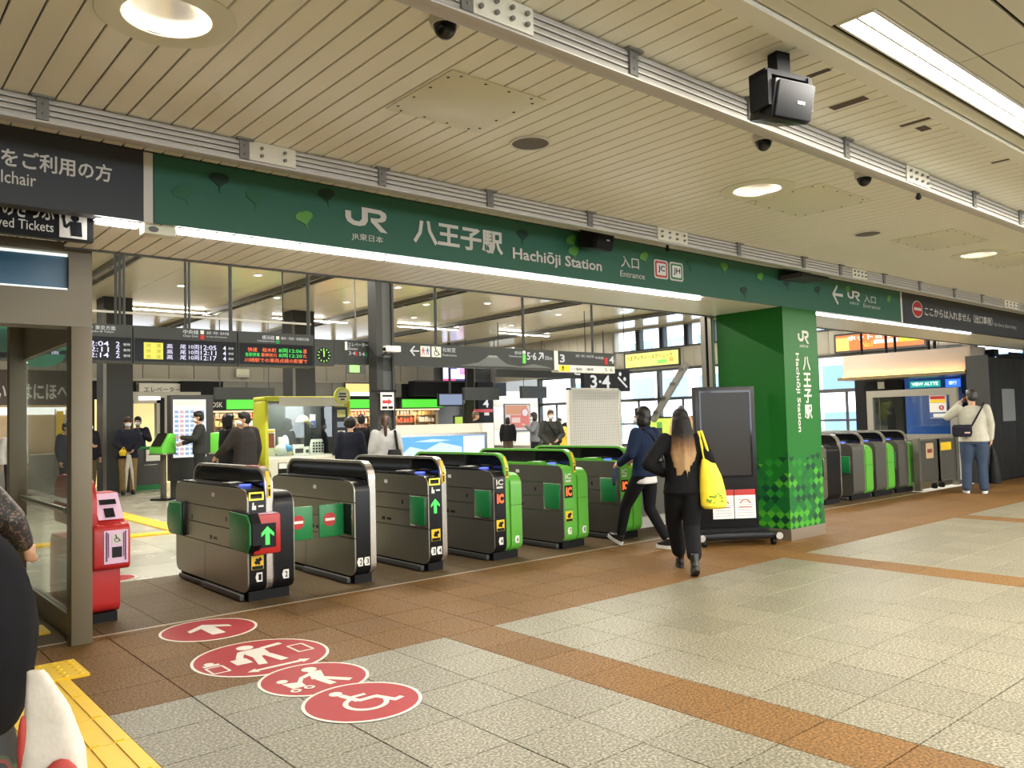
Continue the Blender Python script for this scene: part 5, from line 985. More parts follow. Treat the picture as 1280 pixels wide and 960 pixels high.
adX('sill_advert', 'yellow and red poster under the far window', 21.2, 22.6, .5, 1.3, (.85, .65, .08), .8, ((.5, 1, .5, 1, (.8, .1, .05), .8),), XW-.12)
t = thing('banner_sign', 'narrow blue vertical sign beside the white grid board', 'sign', (20.5, 19.2, 0)); build('sign_face', B(20.2, 20.5, 19.0, 19.04, .55, 1.55), mat('banner_blue', (.03, .08, .38), .4), t); build('stand', MB().box(20.33, 20.37, 19.04, 19.07, 0, 1.5).box(20.2, 20.5, 18.95, 19.15, 0, .03), STEEL, t); build('print', B(20.3, 20.4, 18.995, 19.0, .7, 1.35), OFFW, t)

# ------------------------------------------------------------------ right opening: swing gates, booth, canopy, cash machine
t = thing('swing_gate', 'pair of low grey swing gates with steel posts beside the far gate bank', 'swing gate', (15.9, 6.45, 0))
for a, b, c in ((15.12, 15.86, 1), (15.98, 16.66, 2)):
    l = build('leaf', B(a, b, 6.45, 6.49, .16, .90), STEELD, t); build('leaf_frame', MB().box(a, a+.03, 6.44, 6.50, .13, .92).box(b-.03, b, 6.44, 6.50, .13, .92).box(a, b, 6.44, 6.50, .90, .93).box(a, b, 6.44, 6.50, .13, .16), STEEL, l)
    if c == 1: build('label', MB().flat([rrect(15.38, 15.70, .58, .86, .02)], (0, 6.447, 0), XU, ZU), mat('label_peach', (.70, .50, .28), .5), l); build('label_print', B(15.44, 15.64, 6.442, 6.446, .68, .75), mat('label_ink', (.3, .05, .04), .5), l)
    else: build('label', B(16.02, 16.50, 6.443, 6.449, .70, .85), YELL, l)
    for x in (a+.62,) if c == 1 else (a+.08,): build('castor', MB().tube((x-.02, 6.47, .055), (x+.02, 6.47, .055), .055, n=14), BLACKM, t)
build('post', B(15.02, 15.10, 6.42, 6.52, 0, .96), STEEL, t); build('post', B(16.68, 16.76, 6.42, 6.52, 0, .96), STEEL, t); build('floor_rail', B(15.0, 17.3, 6.36, 6.56, 0.0015, .012), WHITE, t)
t = thing('information_stand', 'narrow white poster stand beside the man in the white jumper', 'poster stand', (17.0, 6.45, 0)); build('poster', B(16.85, 17.32, 6.40, 6.44, .10, .96), WHITE, t); build('print', MB().flat([rect(16.92, 17.2, .80, .92), bar2((17.0, .45), (17.0, .62), .03), bar2((17.2, .45), (17.2, .62), .03), bar2((17.0, .63), (17.2, .63), .03), bar2((17.0, .45), (17.2, .45), .03), rect(16.9, 17.25, .66, .69), rect(16.9, 17.25, .28, .31), rect(16.9, 17.1, .2, .23), rect(16.9, 17.25, .72, .75)], (0, 6.398, 0), XU, ZU), mat('print_grey', (.4, .38, .36), .6), t); build('stand', B(16.83, 17.34, 6.44, 6.50, 0, .98), STEELD, t)
t = thing('office_booth', 'steel framed staff booth window behind the swing gates', 'booth', (17, 7.4, 0)); KF = mat('booth_frame', (.30, .28, .235), .4, .3)
build('window_frame', MB().box(17, 17.12, 6.5, 8.3, .86, .98).box(17, 17.12, 6.5, 8.3, 1.76, 1.90).box(17, 17.12, 6.5, 6.63, .98, 1.76).box(17, 17.12, 8.17, 8.3, .98, 1.76), KF, t); build('lower_panel', B(17, 17.1, 6.5, 8.3, 0, .86), STEELD, t); build('pane', B(17.05, 17.06, 6.63, 8.17, .98, 1.76), GLASS, t)
n_ = build('notice', B(17.02, 17.045, 6.70, 7.02, 1.30, 1.76), WHITE, t); build('red_heading', B(17.012, 17.02, 6.72, 7.0, 1.68, 1.74), RED, n_); build('yellow_band', B(17.012, 17.02, 6.72, 7.0, 1.61, 1.67), YELL, n_); build('blue_foot', B(17.012, 17.02, 6.70, 7.02, 1.31, 1.42), mat('foot_blue', (.05, .1, .3), .5), n_); build('white_foot', B(17.008, 17.012, 6.71, 6.95, 1.32, 1.39), WHITE, n_); textX('0', n_, RED, 6.84, 6.74, 1.46, 1.56, 17.012, bold=.02)
t = thing('lit_canopy', 'long white canopy box glowing orange along its lower edge', 'canopy', (17.5, 7.8, 2.2))
build('canopy_box', B(17.5, 18.3, 6.42, 9.05, 2.26, 2.72), mat('canopy_white', (.50, .42, .36), .5), t); build('gold_ledge', B(17.36, 18.3, 6.45, 9.12, 2.17, 2.235), mat('ledge_gold', (.22, .16, .08), .35, .4), t)
build('glow_strip', B(17.43, 17.47, 6.5, 9.05, 2.236, 2.25), glow('strip_orange', (1, .48, .12), 5), t); build('end_panel', B(17.48, 18.3, 6.38, 6.42, 2.16, 2.73), mat('canopy_end', (.45, .37, .28), .5), t)
area('canopy_lamp', (17.43, 7.75, 2.27), .05, 2.5, 1.6, (1, .5, .14), (0, PI, 0))
for y in (7.3, 8.2, 8.75): build('hanger', MB().tube((17.8, y, 2.72), (17.8, y, IC), .028), BLACKM, t)
t = thing('cash_machine', 'blue cash machine behind the booth window', 'cash machine', (18.6, 7.5, 0)); BLUE = mat('atm_blue', (.015, .10, .48), .35)
build('body', B(18.5, 19.4, 6.95, 8.15, .3, 2.24), BLUE, t, bevel=.01); build('plinth', B(18.52, 19.4, 6.97, 8.13, 0, .3), DGREY, t); build('name_panel', B(18.48, 18.5, 7.38, 8.02, 1.97, 2.11), glow('teal_panel', (.02, .42, .32), .7), t); textX('VIEW ALTTE', t, glow('atm_text', (.75, 1, .9), 1.3), 7.98, 7.42, 2.01, 2.08, 18.476, bold=.02)
build('brand_panel', B(18.48, 18.5, 6.97, 7.27, 1.95, 2.12), glow('brand_blue', (.04, .2, .9), .8), t); textX('銀行', t, glow('atm_text2', (.8, .9, 1), 1.2), 7.2, 7.04, 2.0, 2.08, 18.476); build('green_corner', B(18.485, 18.5, 6.96, 7.2, .9, 1.4), GREENP, t)
t = thing('dark_cabinet', 'dark grey cabinet left of the blue cash machine', 'cabinet', (18.6, 8.9, 0)); build('body', B(18.5, 19.3, 8.2, 9.3, 0, 2.2), BLACKM, t); build('label', B(18.485, 18.5, 8.6, 8.75, 1.98, 2.14), OFFW, t); build('door_line', B(18.49, 18.5, 8.72, 8.74, .1, 1.9), DGREY, t)
DW = mat('dark_panels', (.011, .012, .013), .5, spec=.25)
hw = structure('wall_dark', B(16.72 if 0 else 17.45, 25, 6.15, 6.4, 0, 2.50), BLACKM)
for k in range(9): structure('wall_panel', B(17.46+.76*k+.008, 17.46+.76*(k+1)-.008, 6.11, 6.15, .05, 2.49), DW, hw, bevel=.003)
structure('notice_patch', B(18.25, 18.95, 6.10, 6.11, 1.2, 1.86), mat('patch_grey', (.16, .165, .17), .5), hw)
structure('end_jamb', B(17.40, 17.46, 6.05, 6.45, 0, 2.52), mat('jamb', (.05, .05, .05), .5), hw)
t = thing('projector_unit', 'small black device on top of the dark panel wall', 'device', (18.35, 6.25, 2.5)); build('device_body', B(18.2, 18.45, 6.18, 6.36, 2.53, 2.68), BLACKM, t, bevel=.02); build('device_foot', B(18.28, 18.37, 6.24, 6.30, 2.50, 2.53), BLACKM, t)
t = thing('cable_tray', 'dark slanted tray lying on the panel wall', 'tray', (20, 6.25, 2.5)); build('tray', B(18.9, 22, 6.16, 6.39, 2.502, 2.60), BLACKM, t); build('tray_lip', B(18.9, 22, 6.15, 6.16, 2.56, 2.64), BLACKM, t)
for x, y in ((17.6, 7.1), (18.9, 8.5)):
    t = thing('hanger_pole', 'dark hanging rod above the dark panel wall and canopy', 'hanger pole', (x, y, 3), group='rods above the canopy'); build('rod', MB().tube((x, y, 2.74), (x, y, IC), .03), BLACKM, t); build('ceiling_cup', MB().lathe((x, y, IC), [(.06, -.001), (.05, -.03), (.0001, -.031)], 14), BLACKM, t)
p = structure('pillar', B(19.95, 20.2, 7.2, 7.45, 0, IC), STEELD)
# ------------------------------------------------------------------ people
SKIN = mat('skin', (.50, .29, .19), .5)
HAIR = mat('hair_black', (.010, .008, .007), .42, spec=.4)
MASKM = mat('face_mask', (.72, .74, .76), .7)
CL = lambda k, c, r=.85: mat('cloth_'+k, c, r, noise=.18, nscale=14, bump=.25, spec=.12)
def V3(p): return Vector(p)
def hand_mb(mb, wrist, direction, inward, curl=.5, k=1.0, thumb_side=None):
    """palm and five unequal curled fingers; inward = direction the palm faces"""
    d = V3(direction).normalized(); n = V3(inward); n = (n-d*n.dot(d)).normalized(); s = d.cross(n)
    if thumb_side is not None and s.dot(V3(thumb_side)) < 0: s = -s
    w = V3(wrist)
    mb.caps([w, w+d*.045*k, w+d*.075*k+s*.014*k], [.023*k, .026*k, .019*k]); mb.caps([w+d*.02*k, w+d*.075*k-s*.016*k], [.022*k, .017*k])
    for off, L in ((.028, .068), (.010, .078), (-.009, .072), (-.027, .056)):
        p = w+d*.082*k+s*off*k; pts = [p]; dd = d.copy()
        for q, f in enumerate((.45, .32, .23)):
            a = curl*(.5+.35*q); dd = (dd*math.cos(a)+n*math.sin(a)).normalized(); pts.append(pts[-1]+dd*L*f*k)
        mb.caps(pts, [.0095*k, .009*k, .008*k, .007*k])
    t0 = w+d*.028*k+s*.022*k; t1 = t0+(d*.5+s*.7+n*.3).normalized()*.034*k; t2 = t1+(d*.8+s*.25+n*.45).normalized()*.028*k
    mb.caps([t0, t1, t2], [.013*k, .0105*k, .0085*k])
def person(label, loc, rz, H=1.65, top=(.03, .03, .035), bottom=(.02, .02, .022), shoe=(.02, .02, .02), pose=None, hair='short', top_len=.0, loose=1.0, legloose=1.0, mask=True, vox=.016, head_turn=0, head_nod=0, collar=None, skirt=None, shirt_hem=None, sole=(.7, .7, .68), haircol=None, fat=1.0, ankle_gap=False, bun=None, top_mat=None, bottom_mat=None, hairtip=None, cap=None, lean=0, group=None, facing_cut=False):
    s = H/1.70; P = dict(le=(-.235, -.02, 1.12), lh=(-.245, .04, .87), re=(.235, -.02, 1.12), rh=(.245, .04, .87), lk=(-.10, .02, .49), la=(-.10, -.02, .085), rk=(.10, .02, .49), ra=(.10, -.02, .085), lt=0, rt=0, lp=0, rp=0)
    P.update(pose or {})
    LN = lambda p: Vector((p[0], p[1]+lean*max(0, p[2]-.9), p[2]))     # forward lean of everything above the hips
    J = {k: LN(P[k]) if k in ('le', 'lh', 're', 'rh') else V3(P[k]) for k in ('le', 'lh', 're', 'rh', 'lk', 'la', 'rk', 'ra')}
    sh = {'l': LN((-.175*fat, -.01, 1.385)), 'r': LN((.175*fat, -.01, 1.385))}; hp = {'l': V3((-.085, 0, .89)), 'r': V3((.085, 0, .89))}
    neck = LN((0, -.01, 1.43)); hc = LN((0, .02, 1.585))
    Sx = Matrix.Diagonal((s, s, s, 1)); HR = Matrix.Translation(hc) @ Matrix.Rotation(head_turn, 4, 'Z') @ Matrix.Rotation(head_nod, 4, 'X') @ Matrix.Translation(-hc)
    tilt = lambda rows: [(LN((cx, cy, cz)).x, LN((cx, cy, cz)).y, cz, rx, ry) for cx, cy, cz, rx, ry in rows]
    # body: one continuous skin
    b = MB(); b.loft(tilt([(0, 0, .84, .13*fat, .085), (0, 0, .95, .145*fat, .095*fat), (0, 0, 1.08, .125*fat, .085*fat), (0, .005, 1.25, .148*fat, .098*fat), (0, -.005, 1.37, .14*fat, .075), (0, -.01, 1.43, .06, .055)]))
    b.caps([neck, LN((0, .0, 1.50))], [.052, .05])
    hd = MB().ell(hc+V3((0, 0, .02)), (.073, .092, .10)).ell(hc+V3((0, .028, -.055)), (.055, .062, .062)).ell(hc+V3((0, .095, -.018)), (.013, .02, .024)).ell(hc+V3((0, .078, -.062)), (.024, .012, .008)).ell(hc+V3((.075, -.005, -.01)), (.012, .02, .032)).ell(hc+V3((-.075, -.005, -.01)), (.012, .02, .032)).caps([LN((0, 0, 1.48)), hc+V3((0, .01, -.05))], [.05, .05])
    hd.xf(HR); b.add(hd.v, hd.f)
    for q in 'lr':
        b.caps([sh[q], J[q+'e'], J[q+'h']], [.046, .036, .024]); sgn = -1 if q == 'l' else 1
        hand_mb(b, J[q+'h'], J[q+'h']-J[q+'e'], P.get(q+'n', (-sgn, .25, 0)), P.get(q+'c', .55), 1.0, P.get(q+'s', (0, 1, 0)))
        b.caps([hp[q], J[q+'k'], J[q+'a']], [.08, .052, .036])
        tr = P[q+'t']; td = Vector((math.sin(tr), math.cos(tr), math.sin(P[q+'p']))); b.caps([J[q+'a'], J[q+'a']+td*.12+V3((0, 0, -.05))], [.036, .025])
    root = organic('person', b.xf(Sx), SKIN, None, min(vox, .012)); root.location = loc; root.rotation_euler = (0, 0, rz); tag(root, label, 'person', group)
    tm = top_mat or CL('%d_%d_%d' % tuple(int(c*999) for c in top), top); bm_ = bottom_mat or CL('%d_%d_%d' % tuple(int(c*999) for c in bottom), bottom)
    # top garment
    g = MB(); k = .022*loose
    zb = .86-top_len
    rows = [(0, -.002, zb, .155*fat+k+.012*loose, .105*fat+k), (0, 0, .95, .152*fat+k, .105*fat+k), (0, 0, 1.08, .138*fat+k, .097*fat+k), (0, .005, 1.25, .155*fat+k, .108*fat+k), (0, -.005, 1.37, .150*fat+k*.7, .088+k*.6), (0, -.012, 1.44, .07+k*.4, .066+k*.3)]
    g.loft(tilt(rows))
    for q in 'lr':
        w_ = J[q+'e'].lerp(J[q+'h'], .93); g.caps([sh[q], sh[q].lerp(J[q+'e'], .5), J[q+'e'], w_], [.060+k*.5, .055+k*.6, .046+k*.6, .036+k*.35])
    organic('jacket', g.xf(Sx), tm, root, vox)
    if collar: organic('collar', MB().caps([LN((-.05, -.045, 1.445)), LN((0, -.065, 1.455)), LN((.05, -.045, 1.445))], [.028, .03, .028]).xf(Sx), collar, root, vox)
    if shirt_hem: organic('shirt_hem', MB().loft([(0, -.004, zb-.085, .172*fat, .125*fat), (0, -.002, zb+.03, .165*fat, .118*fat)]).xf(Sx), shirt_hem, root, vox)
    # legs
    l = MB().loft([(0, 0, .80, .15*fat, .11*fat), (0, -.005, .90, .155*fat, .115*fat), (0, 0, .99, .14*fat, .10*fat)]); kk = .016*legloose
    for q in 'lr': 
        an = J[q+'k'].lerp(J[q+'a'], (.74 if P.get('boots') else .84) if ankle_gap else .97); l.caps([hp[q], hp[q].lerp(J[q+'k'], .5), J[q+'k'], an], [.088*fat+kk, .078*fat+kk, .058+kk, .042+kk*1.2])
    organic('trousers', l.xf(Sx), bm_, root, vox)
    if skirt: organic('skirt', MB().loft(skirt[0]).xf(Sx), skirt[1], root, vox)
    for q in 'lr':
        tr = P[q+'t']; pi = P[q+'p']; td = Vector((math.sin(tr)*math.cos(pi), math.cos(tr)*math.cos(pi), math.sin(pi))); up = V3((0, 0, 1)) if abs(pi) < .05 else Vector((-math.sin(tr)*math.sin(pi), -math.cos(tr)*math.sin(pi), math.cos(pi)))
        a = J[q+'a']-up*.03; Ms = Matrix((td.cross(up), td, up)).transposed().to_4x4(); Ms.translation = a
        sm_ = mat('shoe_%d_%d_%d' % tuple(int(c*999) for c in shoe), shoe, .4)
        so = MB().loft([(0, .055, -.018, .040, .115), (0, .052, .012, .042, .112), (0, .02, .035, .038, .07), (0, -.01, .065 if not P.get('boots') else .13, .040 if not P.get('boots') else .05, .046 if not P.get('boots') else .056)], sq=2.3)
        r_ = organic('shoe', so.xf(Ms).xf(Sx), sm_, root, .011, 2)
        build('sole', MB().loft([(0, .055, -.055, .040, .122), (0, .055, -.017, .043, .122)], sq=2.4).xf(Ms).xf(Sx), mat('sole_%d' % int(sole[0]*99), sole, .6), r_, local=True)
    # hair and face
    hm = haircol or HAIR
    if hair != 'none':
        h = MB().ell(hc+V3((0, -.012, .045)), (.086, .102, .092)).ell(hc+V3((0, -.04, .0)), (.083, .075, .085))
        h.ell(hc+V3((0, .062, .088)), (.062, .03, .028))
        if hair == 'bob': h.ell(hc+V3((0, -.035, -.06)), (.095, .07, .095)).ell(hc+V3((.072, .01, -.05)), (.022, .04, .08)).ell(hc+V3((-.072, .01, -.05)), (.022, .04, .08))
        if hair == 'long':
            h.caps([hc+V3((0, -.05, .0)), hc+V3((0, -.085, -.12)), hc+V3((0, -.11, -.24))], [.08, .072, .06]); h.caps([hc+V3((.06, -.03, -.02)), hc+V3((.075, -.07, -.15)), hc+V3((.07, -.095, -.27))], [.04, .042, .028]); h.caps([hc+V3((-.06, -.03, -.02)), hc+V3((-.075, -.07, -.15)), hc+V3((-.07, -.095, -.27))], [.04, .042, .028])
        if hair == 'ombre':
            h.loft([(hc.x, hc.y-.05, hc.z+.02, .092, .085), (hc.x, hc.y-.07, hc.z-.08, .108, .082), (hc.x, hc.y-.105, hc.z-.20, .122, .07), (hc.x, hc.y-.135, hc.z-.34, .130, .05), (hc.x, hc.y-.14, hc.z-.43, .115, .03)])
            for i in range(9):
                x = -.115+.0288*i; h.caps([hc+V3((x*.85, -.15+abs(x)*.45, -.10)), hc+V3((x, -.18+abs(x)*.5, -.34)), hc+V3((x*.9, -.175+abs(x)*.4, -.44-.10*math.sin(.5+i*.36)-.025*((i*7) % 4)))], [.016, .022, .005])
        if hair == 'pony': h.ell(hc+V3((0, -.115, .03)), (.03, .03, .03)).caps([hc+V3((0, -.12, .02)), hc+V3((0, -.14, -.08)), hc+V3((0, -.12, -.24)), hc+V3((0, -.115, -.33))], [.028, .034, .028, .012])
        if hair == 'bushy': h.ell(hc+V3((0, -.03, .05)), (.115, .115, .105)).ell(hc+V3((.06, -.05, .0)), (.06, .06, .06)).ell(hc+V3((-.06, -.05, .0)), (.06, .06, .06))
        ho = organic('hair', h.xf(HR).xf(Sx), hm, root, .012, 3)
    if cap: organic('cap', MB().ell(hc+V3((0, -.01, .05)), (.093, .108, .085), 16, 8).ell(hc+V3((0, .10, .05)), (.07, .06, .012)).xf(HR).xf(Sx), cap, root, .012, 2)
    ey = (lambda m: [m.ell(hc+V3((q*.031, .086, .008)), (.012, .008, .007), 10, 6) for q in (-1, 1)] and m)(MB())
    build('eyes', ey.xf(HR).xf(Sx), mat('eye_dark', (.02, .015, .012), .2), root, local=True)
    if mask: organic('face_mask', MB().ell(hc+V3((0, .058, -.05)), (.064, .058, .05)).ell(hc+V3((0, .095, -.03)), (.02, .022, .025)).xf(HR).xf(Sx), MASKM, root, .010, 3)
    else: build('mouth', MB().ell(hc+V3((0, .089, -.062)), (.022, .006, .006), 10, 6).xf(HR).xf(Sx), mat('lips', (.30, .10, .08), .4), root, local=True)
    return root, (Matrix.Translation(loc) @ Matrix.Rotation(rz, 4, 'Z') @ Sx)
HEAD = lambda deg: -math.radians(deg)      # heading clockwise from +Y
m = bpy.data.materials.new('ombre_hair'); m.use_nodes = True; nt = m.node_tree; tc = nt.nodes.new('ShaderNodeTexCoord'); sp = nt.nodes.new('ShaderNodeSeparateXYZ'); mp = nt.nodes.new('ShaderNodeMapping'); mp.inputs['Scale'].default_value = (60, 60, 3); nz = nt.nodes.new('ShaderNodeTexNoise'); nz.inputs['Detail'].default_value = 3
mr = nt.nodes.new('ShaderNodeMapRange'); mr.inputs[1].default_value = 1.32; mr.inputs[2].default_value = 1.06; ma = nt.nodes.new('ShaderNodeMath'); ma.operation = 'MULTIPLY_ADD'; ma.inputs[1].default_value = .9; ma.inputs[2].default_value = -.45; ad_ = nt.nodes.new('ShaderNodeMath'); ad_.operation = 'ADD'; cr = nt.nodes.new('ShaderNodeValToRGB')
e = cr.color_ramp.elements; e[0].position, e[0].color = .15, (.010, .008, .007, 1); e[1].position, e[1].color = .95, (.37, .235, .115, 1); q = e.new(.5); q.color = (.15, .075, .035, 1)
for a_, b_ in ((tc.outputs['Object'], sp.inputs[0]), (tc.outputs['Object'], mp.inputs[0]), (mp.outputs[0], nz.inputs['Vector']), (sp.outputs[2], mr.inputs[0]), (nz.outputs[0], ma.inputs[0]), (ma.outputs[0], ad_.inputs[0]), (mr.outputs[0], ad_.inputs[1]), (ad_.outputs[0], cr.inputs[0]), (cr.outputs[0], nt.nodes['Principled BSDF'].inputs['Base Color'])): nt.links.new(a_, b_)
nt.nodes['Principled BSDF'].inputs['Roughness'].default_value = .6; nt.nodes['Principled BSDF'].inputs['Specular IOR Level'].default_value = .2; OMBRE = m
# woman with the ombre hair and the yellow tote
wpose = dict(le=(-.37, -.10, 1.14), lh=(-.17, .13, 1.02), ln=(1, 0, 0), re=(.27, -.08, 1.14), rh=(.20, .10, 1.20), rn=(-1, 0, 0), lk=(-.075, .20, .50), la=(.0, .30, .085), rk=(.075, .0, .47), ra=(.05, -.27, .13), rp=-.5, boots=1, lt=0)
w1, M1 = person('woman with brown tipped hair in black, walking away from the camera', (6.16, 4.80, 0), HEAD(42), 1.52, (.008, .008, .009), (.009, .009, .010), (.008, .008, .008), wpose, hair='ombre', haircol=OMBRE, loose=1.7, legloose=1.9, ankle_gap=True, vox=.013, top_len=.04, sole=(.02, .02, .02), mask=True)
def carried(name, label, cat, M, parts, group=None):
    t = thing(name, label, cat, tuple(M @ Vector((0, 0, 0)))); out = None
    for n, mb, m, org in parts:
        mb.xf(M)
        if org: mb.xf(world_of(t).inverted()); organic(n, mb, m, t, .010, 4)
        else: build(n, mb, m, t)
    return t
TOTE = mat('tote_yellow', (.88, .70, .035), .6, noise=.10, nscale=22, bump=.3)
carried('tote_bag', 'bright yellow tote bag with green print on the shoulder of the woman in black', 'bag', M1, [
    ('bag_body', MB().loft([(.29, -.12, .67, .10, .06), (.29, -.12, .70, .135, .085), (.285, -.115, .84, .135, .085), (.27, -.11, 1.00, .115, .07), (.25, -.10, 1.14, .075, .05), (.24, -.09, 1.20, .05, .035)]), TOTE, True),
    ('strap', MB().path([(.21, -.11, 1.18), (.19, -.10, 1.32), (.175, -.05, 1.46), (.185, .03, 1.44), (.22, .0, 1.2)], .014).path([(.27, -.10, 1.18), (.23, -.11, 1.33), (.20, -.06, 1.465), (.21, .03, 1.44)], .014), TOTE, False),
    ('print', (lambda m: [m.ell((.29+random.uniform(-.08, .08), -.205+random.uniform(-.004, .01), .78+random.uniform(-.05, .06)), (.014, .012, .008), 8, 5) for i in range(14)] and m)(MB()), mat('tote_print', (.18, .42, .04), .6), False)])
# woman in the denim jacket
dpose = dict(le=(-.25, .02, 1.14), lh=(-.22, .22, 1.02), ln=(1, 0, 0), re=(.22, .02, 1.14), rh=(.16, .24, 1.06), lk=(-.09, .24, .50), la=(-.07, .36, .11), lp=.4, rk=(.09, .02, .47), ra=(.08, -.25, .085))
w2, M2 = person('woman in a blue denim jacket striding into the sixth gate', (7.06, 6.02, 0), HEAD(-4), 1.57, (.013, .022, .050), (.010, .010, .012), (.012, .012, .013), dpose, hair='bob', loose=1.5, legloose=.9, ankle_gap=True, vox=.013, shirt_hem=CL('hem', (.62, .62, .62)), head_turn=.35, collar=CL('13_22_50', (.013, .022, .050)))
carried('shoulder_bag', 'small black shoulder bag with a metal chain on the denim jacket', 'bag', M2, [('bag_body', MB().loft([(.26, -.02, .86, .05, .09), (.26, -.02, 1.0, .055, .10), (.26, -.02, 1.04, .04, .09)]), BLACKM, True), ('strap', MB().path([(.25, -.10, 1.02), (.12, -.145, 1.20), (-.02, -.125, 1.36), (-.11, -.03, 1.46), (-.09, .09, 1.40)], .009), BLACKM, False), ('chain', MB().path([(.27, -.12, 1.20), (.275, -.13, 1.0)], .010), STEELB, False)])
carried('gloves', 'pair of dark blue gloves hanging from the hand of the woman in denim', 'gloves', M2, [('glove', MB().caps([(-.22, .27, .96), (-.23, .29, .86), (-.235, .30, .79)], [.022, .034, .02]), CL('glove', (.04, .06, .10)), True), ('glove', MB().caps([(-.20, .30, .95), (-.19, .33, .84), (-.185, .34, .76)], [.02, .03, .018]), CL('glove_dark', (.015, .018, .03)), True)])
# man in the white jumper
mpose = dict(le=(-.36, .04, 1.26), lh=(-.15, .12, 1.50), ln=(1, -.2, 0), lc=.9, re=(.255, .02, 1.12), rh=(.25, .03, .88), rc=.9, lk=(-.11, .02, .49), la=(-.13, -.03, .085), rk=(.11, .02, .49), ra=(.12, -.03, .085), lt=-.2, rt=.2)
m1, M3 = person('man in a white jumper and blue jeans holding a phone to his ear', (15.35, 5.62, 0), HEAD(66), 1.80, (.47, .45, .375), (.045, .065, .11), (.02, .02, .022), mpose, hair='short', loose=1.6, legloose=1.7, fat=1.12, vox=.016, head_turn=.45, top_len=.02, haircol=mat('hair_grey', (.03, .027, .025), .5), mask=False)
carried('crossbody_bag', 'small dark crossbody bag with a red label on the back of the man in white', 'bag', M3, [('bag_body', MB().loft([(-.17, -.20, .93, .13, .055), (-.17, -.20, 1.0, .15, .065), (-.17, -.20, 1.10, .145, .06), (-.16, -.19, 1.13, .13, .04)], sq=3), CL('bag_dark', (.02, .02, .03)), True), ('strap', MB().path([(-.03, -.185, 1.10), (.05, -.185, 1.25), (.13, -.15, 1.40), (.17, -.04, 1.475), (.14, .08, 1.42)], .014), BLACKM, False), ('label', MB().box(-.14, -.06, -.272, -.262, .985, 1.01), mat('label_red', (.55, .35, .34), .5), False)])
carried('phone', 'dark phone held to the ear of the man in white', 'phone', M3, [('phone_body', MB().box(-.115, -.10, .03, .10, 1.50, 1.64), BLACK, False)])
carried('carrier_bag', 'black carrier bag hanging from the hand of the man in white', 'bag', M3, [('bag_body', MB().loft([(.28, .06, .16, .10, .15), (.28, .06, .3, .09, .15), (.28, .06, .55, .06, .11), (.265, .05, .74, .03, .04)]), BLACKM, True), ('handle', MB().path([(.26, .02, .72), (.26, .04, .80), (.26, .09, .72)], .01), BLACKM, False)])
# people inside the paid area
holding = dict(le=(-.25, .03, 1.13), lh=(-.10, .20, .98), ln=(1, 0, .4), re=(.25, .03, 1.13), rh=(.10, .20, .98), rn=(-1, 0, .4))
p_, M4 = person('man in a brown cap, navy parka and beige trousers with an umbrella', (5.35, 19.9, 0), HEAD(190), 1.76, (.022, .024, .038), (.26, .175, .075), (.015, .015, .015), holding, hair='short', cap=CL('cap', (.07, .045, .03)), loose=2.2, top_len=.06, legloose=1.4, sole=(.02, .02, .02))
carried('umbrella', 'furled pale umbrella held by the man in the brown cap', 'umbrella', M4, [('canopy', MB().caps([(.02, .24, .88), (.04, .25, .55), (.06, .26, .12)], [.03, .04, .012]).caps([(-.02, .25, .86), (-.06, .26, .5), (-.09, .27, .12)], [.025, .035, .012]), CL('umbrella', (.55, .53, .48)), True), ('tip', MB().tube((.06, .26, .12), (.062, .26, .04), .006), STEEL, False), ('handle', MB().tube((.02, .24, .88), (.02, .24, 1.0), .012), BLACKM, False)])
carried('handbag', 'small yellow pouch in the hands of the man in the brown cap', 'bag', M4, [('bag_body', MB().loft([(.12, .25, .86, .06, .05), (.12, .25, .95, .08, .06), (.11, .24, 1.0, .05, .04)]), CL('pouch', (.75, .52, .03)), True), ('handle', MB().path([(.08, .24, 1.0), (.10, .22, 1.05), (.14, .24, 1.0)], .008), YEL, False)])
person('person in dark jacket and brown trousers beside the man in the brown cap', (4.62, 20.3, 0), HEAD(160), 1.72, (.018, .018, .022), (.11, .075, .045), (.7, .7, .68), dict(re=(.25, .06, 1.14), rh=(.12, .25, 1.12)), hair='long', loose=1.8, top_len=.05)
person('person in black with a dark umbrella half hidden by the steel post', (4.1, 19.8, 0), HEAD(120), 1.70, (.012, .012, .014), (.012, .012, .014), (.02, .02, .02), dict(le=(-.24, .1, 1.15), lh=(-.1, .32, 1.13)), hair='short', loose=1.8)
person('masked attendant standing behind the lit booth window', (6.16, 22.0, 0), HEAD(205), 1.80, (.020, .022, .032), (.02, .02, .025), (.02, .02, .02), dict(le=(-.27, .1, 1.15), lh=(-.12, .22, 1.28), re=(.26, .08, 1.14), rh=(.12, .26, 1.06)), hair='short', loose=1.5)
person('man in a dark suit using the lime green machine', (6.08, 17.35, 0), HEAD(-75), 1.82, (.035, .038, .036), (.030, .032, .030), (.02, .02, .02), dict(le=(-.24, .10, 1.17), lh=(-.18, .34, 1.20), ln=(0, 0, -1), re=(.24, .08, 1.16), rh=(.16, .30, 1.08)), hair='short', loose=1.3, shirt_hem=None)
person('woman with dark hair in a black coat beyond the first gate', (5.16, 13.4, 0), HEAD(95), 1.68, (.010, .010, .012), (.012, .012, .013), (.02, .02, .02), dict(re=(.24, .08, 1.15), rh=(.14, .30, 1.08)), hair='bob', loose=1.8, top_len=.15)
person('person in a dark grey hooded coat reaching towards the first gate', (5.13, 12.6, 0), HEAD(-20), 1.70, (.032, .028, .027), (.02, .02, .022), (.02, .02, .02), dict(le=(-.26, .12, 1.16), lh=(-.22, .38, 1.02), ln=(0, 0, -1)), hair='short', loose=2.4, top_len=.15, collar=CL('hood', (.04, .035, .033)), head_turn=.9)
